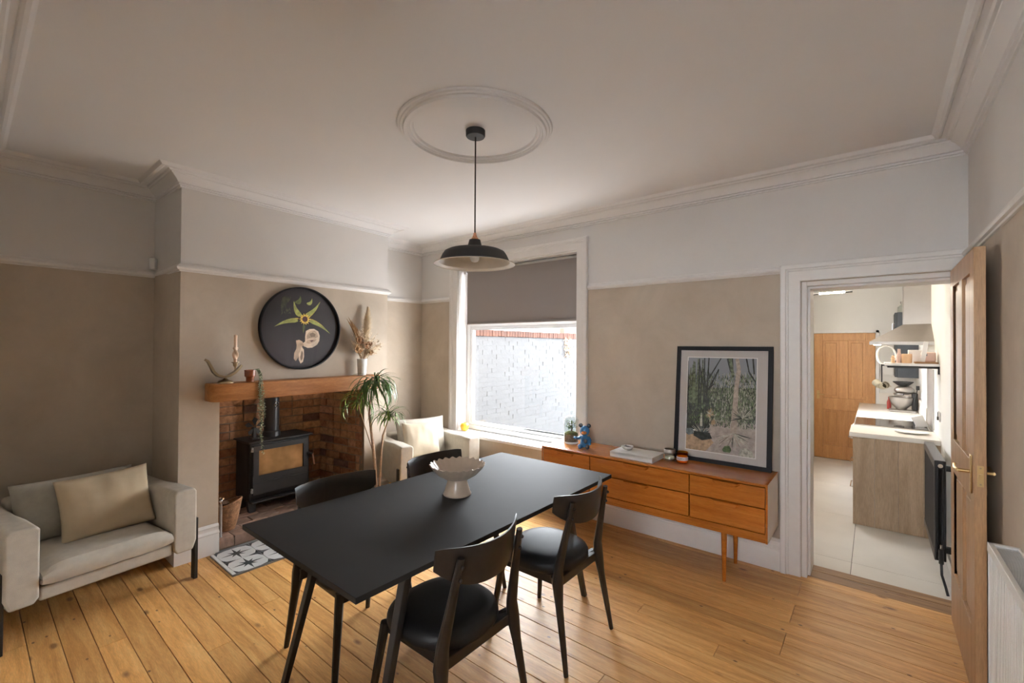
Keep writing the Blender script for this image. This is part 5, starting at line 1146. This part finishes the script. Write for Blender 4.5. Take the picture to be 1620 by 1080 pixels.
# rest on right of hob : splash panel, upstand, socket
b = MB(); b.box((KR-0.012, 5.98, 0.75), (KR-0.001, 6.60, 1.34)); tag(b.build('splashback', 'steel'), 'grey glass splashback on the kitchen wall behind the hob', 'splashback')
b = MB(); b.box((KR-0.02, 6.60, 0.736), (KR-0.001, KF-0.03, 0.90)); b.box((0.06, KF-0.02, 0.736), (KR-0.02, KF-0.001, 0.90)); tag(b.build('worktop_upstand', 'worktop'), 'low white upstand at the back of the far kitchen worktop', 'upstand')
SK = thing('wall_socket', 'white double socket on the kitchen wall near the worktop end', 'socket', (KR-0.01, 5.52, 0.94)); b = MB(); b.box((0, -0.07, -0.04), (0.01, 0.07, 0.04)); b.build('plate', 'white_plastic', SK, bevel=0.002); b = MB(); b.box((-0.004, 0.01, -0.02), (0.0, 0.03, 0.035)); b.box((-0.012, -0.03, -0.03), (0.0, -0.01, 0.0)); b.build('switch', 'ink', SK)
# spoon rest / scale
SR = thing('spoon_rest', 'white oval spoon rest on the near kitchen worktop', 'dish', (0.28, 5.72, 0.735)); b = MB(); b.lathe([(0, 0.004), (0.05, 0.0), (0.10, 0.010), (0.11, 0.018), (0.10, 0.018), (0, 0.010)], 30, M=Matrix.Diagonal((1.2, 0.8, 1, 1))); b.build('dish', 'white_plastic', SR, smooth=60)
KH = thing('knife_block', 'white tilted block with black slots beside the hob', 'knife block', (0.40, 6.22, 0.746), 0); b = MB(); b.box((-0.06, -0.05, 0), (0.03, 0.05, 0.12), M=Matrix.Rotation(-0.35, 4, 'Y')); b.build('block', 'white_plastic', KH, bevel=0.004)
b = MB()
for k in range(4): b.box((-0.062, -0.04+k*0.022, 0.03), (-0.060, -0.03+k*0.022, 0.11), M=Matrix.Rotation(-0.35, 4, 'Y'))
b.build('slot', 'ink', KH)
# hood
HD = thing('cooker_hood', 'steel chimney cooker hood on the right kitchen wall above the hob', 'hood')
hy0, hy1, hz = 5.95, 6.85, 1.585
b = MB(); vs = [(-0.035, hy0, hz), (KR, hy0, hz), (KR, hy1, hz), (-0.035, hy1, hz), (-0.035, hy0, hz+0.03), (KR, hy0, hz+0.03), (KR, hy1, hz+0.03), (-0.035, hy1, hz+0.03), (0.245, 6.25, 1.80), (KR, 6.25, 1.80), (KR, 6.55, 1.80), (0.245, 6.55, 1.80)]
b.add(vs, [(3,2,1,0),(0,1,5,4),(1,2,6,5),(2,3,7,6),(3,0,4,7),(4,5,9,8),(5,6,10,9),(6,7,11,10),(7,4,8,11),(8,9,10,11)]); b.build('canopy', 'steel', HD)
b = MB(); b.box((0.248, 6.253, 1.80), (KR, 6.547, 2.40)); b.box((0.243, 6.248, 2.25), (KR, 6.552, KC)); b.build('duct', 'steel', HD)
b = MB(); b.lathe([(0, 0), (0.03, 0), (0.03, 0.004), (0, 0.004)], 16, (0.03, 6.15, hz-0.004)); b.lathe([(0, 0), (0.03, 0), (0.03, 0.004), (0, 0.004)], 16, (0.03, 6.6, hz-0.004)); b.build('hood_light', 'hood_lamp', HD)
# dark wall cabinet, bottle
WC = thing('wall_cabinet', 'dark slate wall cabinet on the right kitchen wall behind the hood', 'cabinet'); b = MB(); b.box((0.245, 7.90, 1.155), (KR, 8.40, 2.03)); b.build('carcass', 'navy_cabinet', WC, bevel=0.003); b = MB(); b.box((0.222, 7.90, 1.16), (0.243, 8.398, 2.025)); cd_ = b.build('door', 'navy_cabinet', WC, bevel=0.003); b = MB(); b.tube([(0.222, 7.93, 1.72), (0.20, 7.93, 1.72), (0.20, 7.93, 1.88), (0.222, 7.93, 1.88)], 0.005, 6); b.build('handle', 'chrome', cd_)
GB = thing('glass_bottle', 'clear glass bottle with a stopper on top of the dark wall cabinet', 'bottle', (0.30, 7.98, 2.031)); b = MB(); b.lathe([(0, 0), (0.045, 0), (0.05, 0.01), (0.05, 0.07), (0.03, 0.09), (0.015, 0.10), (0.015, 0.12), (0.012, 0.12), (0.012, 0.10), (0.044, 0.07), (0.044, 0.008), (0, 0.008)], 24); b.build('bottle_body', 'thin_glass', GB, smooth=50); b = MB(); b.lathe([(0, 0.115), (0.02, 0.118), (0.022, 0.145), (0, 0.15)], 16); b.build('stopper', 'steel', GB, smooth=50)
GB2 = thing('glass_bottle', 'smaller glass flask beside the stoppered bottle on the dark wall cabinet', 'bottle', (0.345, 7.95, 2.031)); b = MB(); b.lathe([(0, 0), (0.03, 0), (0.034, 0.05), (0.02, 0.07), (0.012, 0.09), (0.01, 0.09), (0.016, 0.07), (0.03, 0.05), (0, 0.006)], 20); b.build('bottle_body', 'thin_glass', GB2, smooth=50)
# shelf (glass/steel) with crockery : right wall nearer than the hood
SHX, SHY0, SHY1, SHZ = 0.125, 5.50, 5.88, 1.385
SH = thing('wall_shelf', 'thin white wall shelf with black brackets below the cooker hood', 'shelf'); b = MB(); b.box((0.08, SHY0, SHZ), (KR, SHY1, SHZ+0.022)); b.build('board', 'white_plastic', SH, bevel=0.002)
b = MB(); b.box((0.10, SHY0+0.01, SHZ-0.02), (KR, SHY0+0.03, SHZ)); b.box((KR-0.012, SHY0+0.01, SHZ-0.07), (KR, SHY0+0.03, SHZ)); b.box((0.10, SHY1-0.03, SHZ-0.02), (KR, SHY1-0.01, SHZ)); b.build('bracket', 'stove_black', SH)
b = MB(); b.box((0.055, SHY0+0.01, SHZ-0.16), (0.065, SHY0+0.03, SHZ+0.01)); b.box((0.055, SHY0+0.01, SHZ-0.005), (0.10, SHY0+0.03, SHZ+0.008)); b.build('hook_rail', 'stove_black', SH)
zt = SHZ+0.022
def kit(name, label, cat, loc, prof, mat, n=24, pn='body'):
    t = thing(name, label, cat, loc); b = MB(); b.lathe(prof, n); b.build(pn, mat, t, smooth=45); return t
kit('wooden_figure', 'small pale wooden figure at the left end of the kitchen shelf', 'ornament', (0.145, 5.65, zt), [(0, 0), (0.018, 0), (0.012, 0.03), (0.018, 0.045), (0.01, 0.055), (0.014, 0.065), (0, 0.075)], 'peach_wood')
kit('bud_vase', 'slim peach bottle vase on the kitchen shelf', 'vase', (0.190, 5.68, zt), [(0, 0), (0.021, 0), (0.023, 0.06), (0.012, 0.10), (0.011, 0.135), (0.008, 0.135), (0, 0.03)], 'pink_ceramic')
kit('utensil_crock', 'tan round crock on the kitchen shelf', 'pot', (0.245, 5.66, zt), [(0, 0), (0.034, 0), (0.038, 0.01), (0.038, 0.085), (0.034, 0.088), (0.032, 0.02), (0, 0.015)], 'peach_wood')
BB = thing('chopping_board', 'brown wooden tray lying on the kitchen shelf', 'board', (0.37, 5.62, zt)); b = MB(); b.box((-0.075, -0.09, 0), (0.085, 0.09, 0.016)); b.build('tray', 'old_pine', BB, bevel=0.004)
BT = thing('pink_canister', 'blush pink square canister on the wooden tray on the kitchen shelf', 'canister', (0.395, 5.66, zt+0.016)); b = MB(); b.box((-0.05, -0.04, 0), (0.05, 0.04, 0.09)); b.build('body', 'pink_ceramic', BT, bevel=0.012, seg=3); b = MB(); b.box((-0.03, -0.045, 0.055), (-0.01, -0.04, 0.075)); b.build('dial', 'pocket_grey', BT)
TI = thing('white_tile_slab', 'tall white board leaning on the pink canister', 'board', (0.35, 5.58, zt+0.016)); b = MB(); b.box((-0.017, -0.012, 0), (0.017, 0.0, 0.19), M=Matrix.Rotation(0.13, 4, 'Y')); b.build('slab', 'white_plastic', TI, bevel=0.004)
WB = thing('white_box', 'white box at the back of the kitchen shelf', 'box', (0.31, 5.80, zt)); b = MB(); b.box((-0.05, -0.05, 0), (0.06, 0.05, 0.125)); b.build('carton', 'white_plastic', WB, bevel=0.004)
for i, (mx_, mz_) in enumerate(((0.052, 1.175), (0.075, 1.165))):
    MG = thing('hanging_mug', ['cream mug hanging from the rail under the kitchen shelf, facing left', 'cream mug with dark inside hanging under the kitchen shelf'][i], 'mug', (mx_-0.02*(1-i), 5.515-0.03*i, mz_+0.03), 0, 'mugs hanging under the shelf'); Mm = Matrix.Rotation(math.radians(70 if i else -60), 4, 'X') @ Matrix.Rotation(0.4-0.9*(1-i), 4, 'Y')
    b = MB(); b.lathe([(0, 0), (0.026, 0), (0.030, 0.005), (0.034, 0.065), (0.031, 0.066), (0.027, 0.01)], 24, (0, 0, -0.03), M=Mm); b.build('cup', 'mug_cream', MG, smooth=50); b = MB(); b.lathe([(0, 0.012), (0.028, 0.012), (0.030, 0.055)], 20, (0, 0, -0.03), M=Mm); b.build('inside', 'mug_inside', MG, smooth=60)
    b = MB(); b.tube([Mm @ Vector((0.032+0.022*math.sin(t*PI/8), 0, 0.022*math.cos(t*PI/8))) for t in range(9)], 0.004, 6); b.build('handle', 'mug_cream', MG, smooth=60)
PLT = thing('hanging_ring', 'white ring-shaped plate rim hanging behind the kitchen shelf', 'plate', (0.115, 6.9, 1.46)); b = MB(); b.tube([(0.085*math.cos(t*PI/16), 0, 0.115*math.sin(t*PI/16)) for t in range(33)], 0.010, 8); b.build('rim', 'white_plastic', PLT, smooth=60)
# stand mixer
MX = thing('stand_mixer', 'silver and black stand mixer with steel bowl on the far worktop', 'mixer', (0.285, 7.62, 0.735), math.radians(0))
b = MB(); b.box((-0.13, -0.10, 0), (0.13, 0.10, 0.025)); b.build('base', 'steel', MX, bevel=0.01, seg=3)
b = MB(); b.lathe([(0, 0.028), (0.05, 0.028), (0.055, 0.04), (0.10, 0.09), (0.118, 0.15), (0.122, 0.185), (0.125, 0.188), (0.118, 0.188), (0.09, 0.09), (0, 0.045)], 32, (-0.01, 0, 0)); b.build('bowl', 'steel', MX, smooth=50)
b = MB(); b.box((0.09, -0.045, 0.02), (0.15, 0.045, 0.25)); b.build('neck', 'stove_black', MX, bevel=0.02, seg=3)
b = MB(); b.sphere((0.02, 0, 0.275), (0.10, 0.06, 0.058), 22, 12); b.build('motor_head', 'steel', MX, smooth=60)
b = MB(); b.lathe([(0.05, 0.24), (0.055, 0.25), (0.056, 0.262)], 24, (-0.03, 0, -0.03)); b.build('collar', 'chrome', MX, smooth=60)
b = MB(); b.lathe([(0, 0.315), (0.05, 0.33), (0.10, 0.375), (0.105, 0.385), (0.0, 0.385)], 6, (0.01, 0, 0)); part_label(b.build('hopper', 'stove_black', MX), 'black hopper on top of the mixer')
kit('oil_bottle', 'small dark red bottle beside the stand mixer', 'bottle', (0.16, 7.85, 0.735), [(0, 0), (0.022, 0), (0.024, 0.09), (0.01, 0.13), (0.01, 0.16), (0, 0.16)], 'red_bottle')
b = MB(); b.box((KR-0.05, 7.45, 1.03), (KR-0.02, 7.50, 1.08)); b.tube([(KR-0.04, 7.46, 1.03), (KR-0.06, 7.5, 0.9), (KR-0.05, 7.55, 0.79)], 0.006, 6); tag(b.build('mixer_plug', 'stove_black'), 'black plug and cable on the wall beside the mixer', 'plug')
# column radiator in kitchen
KRD = thing('column_radiator', 'black column radiator on the kitchen wall just inside the doorway', 'radiator')
ky0, ky1, kz0, kz1 = 4.42, 5.26, 0.03, 0.745
for i, xx in enumerate((0.352, 0.385)): 
    b = MB(); n = 18
    for k in range(n):
        yy = ky0+0.02+(ky1-ky0-0.04)*k/(n-1); b.tube([(xx, yy, kz0+0.03), (xx, yy, kz1-0.03)], 0.0125, 8)
    o = b.build('columns', 'radiator_black', KRD, smooth=50)
b = MB()
for z in (kz0+0.03, kz1-0.03): b.box((0.338, ky0, z-0.03), (0.40, ky1, z+0.03))
b.box((0.338, ky0-0.004, kz0), (0.352, ky0+0.03, kz1)); b.box((0.386, ky0-0.004, kz0), (0.40, ky0+0.03, kz1)); b.build('header', 'radiator_black', KRD, bevel=0.012, seg=3)
b = MB(); b.tube([(0.369, ky0-0.004, kz1-0.035), (0.369, ky0-0.014, kz1-0.035)], 0.014, 16); b.build('end_plug', 'chrome', KRD, smooth=40)
b = MB(); b.box((0.40, ky0+0.1, kz0+0.03), (KR, ky0+0.14, kz0+0.07)); b.box((0.40, ky0+0.1, kz1-0.09), (KR, ky0+0.14, kz1-0.05)); b.build('wall_bracket', 'radiator_black', KRD)
b = MB(); b.tube([(0.369, ky0-0.01, kz0+0.03), (0.369, ky0-0.05, kz0+0.03)], 0.012, 10); b.tube([(0.369, ky0-0.05, kz0+0.10), (0.369, ky0-0.05, kz0+0.0)], 0.014, 10); vv = b.build('valve', 'radiator_black', KRD, smooth=40)
b = MB(); b.tube([(0.369, ky0-0.05, kz0), (0.37, ky0-0.07, -0.04), (0.385, ky0-0.12, -0.10), (0.395, ky0-0.14, KZ)], 0.008, 10); b.build('pipe', 'radiator_black', KRD, smooth=60)
b = MB(); b.tube([(0.369, ky0-0.05, kz0+0.10), (0.369, ky0-0.05, kz0+0.135)], 0.006, 8); b.build('valve_spindle', 'chrome', KRD, smooth=40)
# linear ceiling lamp
KLm = thing('linear_lamp', 'black ceiling lamp with glowing bar tubes in the kitchen', 'lamp', (-0.45, 6.0, 2.2))
b = MB(); b.tube([(0, 0, 0.55), (0, 0, 0.035)], 0.008, 8); b.tube([(0, 0, 0.05), (0, 0, -0.052)], 0.007, 8); b.tube([(-0.10, 0, 0.055), (0.02, 0, 0.05)], 0.010, 10); b.tube([(0.31, 0, 0.042), (0.385, 0, 0.040)], 0.010, 10); b.tube([(-0.12, 0, -0.058), (-0.02, 0, -0.052)], 0.010, 10); b.tube([(0.21, 0, -0.048), (0.275, 0, -0.046)], 0.010, 10); b.build('arm', 'stove_black', KLm, smooth=40)
for p0, p1 in (((0.02, 0, 0.05), (0.31, 0, 0.042)), ((-0.02, 0, -0.052), (0.21, 0, -0.048)), ((0.0, 0.0, 0.045), (-0.08, -0.25, 0.045))):
    b = MB(); b.tube([p0, p1], 0.008, 10); b.build('light_tube', 'lamp_tube', KLm, smooth=40)

# ------------------------------------------------------------ the yard outside the window
GYD = tag(MB().box((-9, D+0.3, -0.35), (KL-0.14, 14, -0.25)).build('yard', 'yard_ground'), 'grey paved yard outside the window', 'ground'); GYD['kind'] = 'structure'
b = MB(); b.box((-14, -10, -0.4), (12, D-0.2, -0.36)); b.box((KL-1, D, -0.4), (12, 16, -0.36)); struct(b.build('ground', 'yard_ground'))
b = MB(); b.box((-9, -3.5, 2.9), (6, D+0.25, 6.2)); b.box((KL-0.12, D+0.25, 2.87), (6, 9.5, 5.6)); struct(b.build('wall_sky_block', 'red_brick'))  # unseen mass added overhead to cut the sky light on the yard wall
YW = struct(empty('wall_yard'))
XW = -4.9
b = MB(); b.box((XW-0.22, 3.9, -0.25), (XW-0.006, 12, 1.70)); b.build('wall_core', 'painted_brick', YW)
PBm = []
for s in range(5):
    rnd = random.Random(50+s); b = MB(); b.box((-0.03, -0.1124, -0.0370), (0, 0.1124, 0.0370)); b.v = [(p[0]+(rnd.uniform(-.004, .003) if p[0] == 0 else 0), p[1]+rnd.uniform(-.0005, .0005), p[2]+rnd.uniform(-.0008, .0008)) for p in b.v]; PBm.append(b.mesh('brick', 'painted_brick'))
cells = []
for row in range(26):
    z = 1.70-0.0375-row*0.075
    if z < -0.25: break
    for k in range(36):
        y_ = 3.95+k*0.225+(0.11 if row % 2 else 0)
        cells.append((y_, z))
vis = [c for c in cells if 5.0 < c[0] < 8.5 and c[1] > 1.55-(c[0]-0.0)*0.27]
vis.sort(key=lambda c: -c[1]); vis = vis[:290]; sv = set(vis)
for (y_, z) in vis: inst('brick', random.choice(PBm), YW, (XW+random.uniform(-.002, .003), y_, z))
b = MB(); rb = random.Random(9)
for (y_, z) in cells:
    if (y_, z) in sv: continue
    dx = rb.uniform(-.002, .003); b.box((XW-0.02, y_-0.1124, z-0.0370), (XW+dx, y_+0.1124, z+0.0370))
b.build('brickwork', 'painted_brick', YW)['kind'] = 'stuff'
cb = []
for s in range(3):
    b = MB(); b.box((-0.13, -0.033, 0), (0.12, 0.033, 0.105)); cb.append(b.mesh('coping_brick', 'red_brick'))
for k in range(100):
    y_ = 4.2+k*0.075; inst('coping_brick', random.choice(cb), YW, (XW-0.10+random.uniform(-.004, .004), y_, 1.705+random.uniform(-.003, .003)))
# neighbour's red brick beyond
NB = tag(MB().box((-9.2, 9.0, -0.3), (-9.0, 13.2, 2.02)).box((-9.2, 14.2, -0.3), (-9.0, 20, 2.6)).build('neighbour_wall', 'red_brick'), 'red brick building showing over the yard wall', 'building')
# climbing plant on the wall
IV = tag(MB().build('wall_plant', 'leaf_green') if 0 else (lambda b: b.build('wall_plant', 'cane'))((lambda b: ([b.add([p, p+d*0.5+s_, p+d, p+d*0.5-s_], [(0, 1, 2, 3)]) for p, d, s_ in [((Vector((XW+random.uniform(0, .05), 7.85+random.uniform(-.12, .12), random.uniform(1.33, 1.72)))), Vector((random.uniform(-1, 1), random.uniform(-1, 1), random.uniform(-1, 1))).normalized()*0.05, Vector((0, .012, .012))) for _ in range(260)]], b)[1])(MB())), 'dry clump of climbing plant hanging on the white yard wall', 'plant')
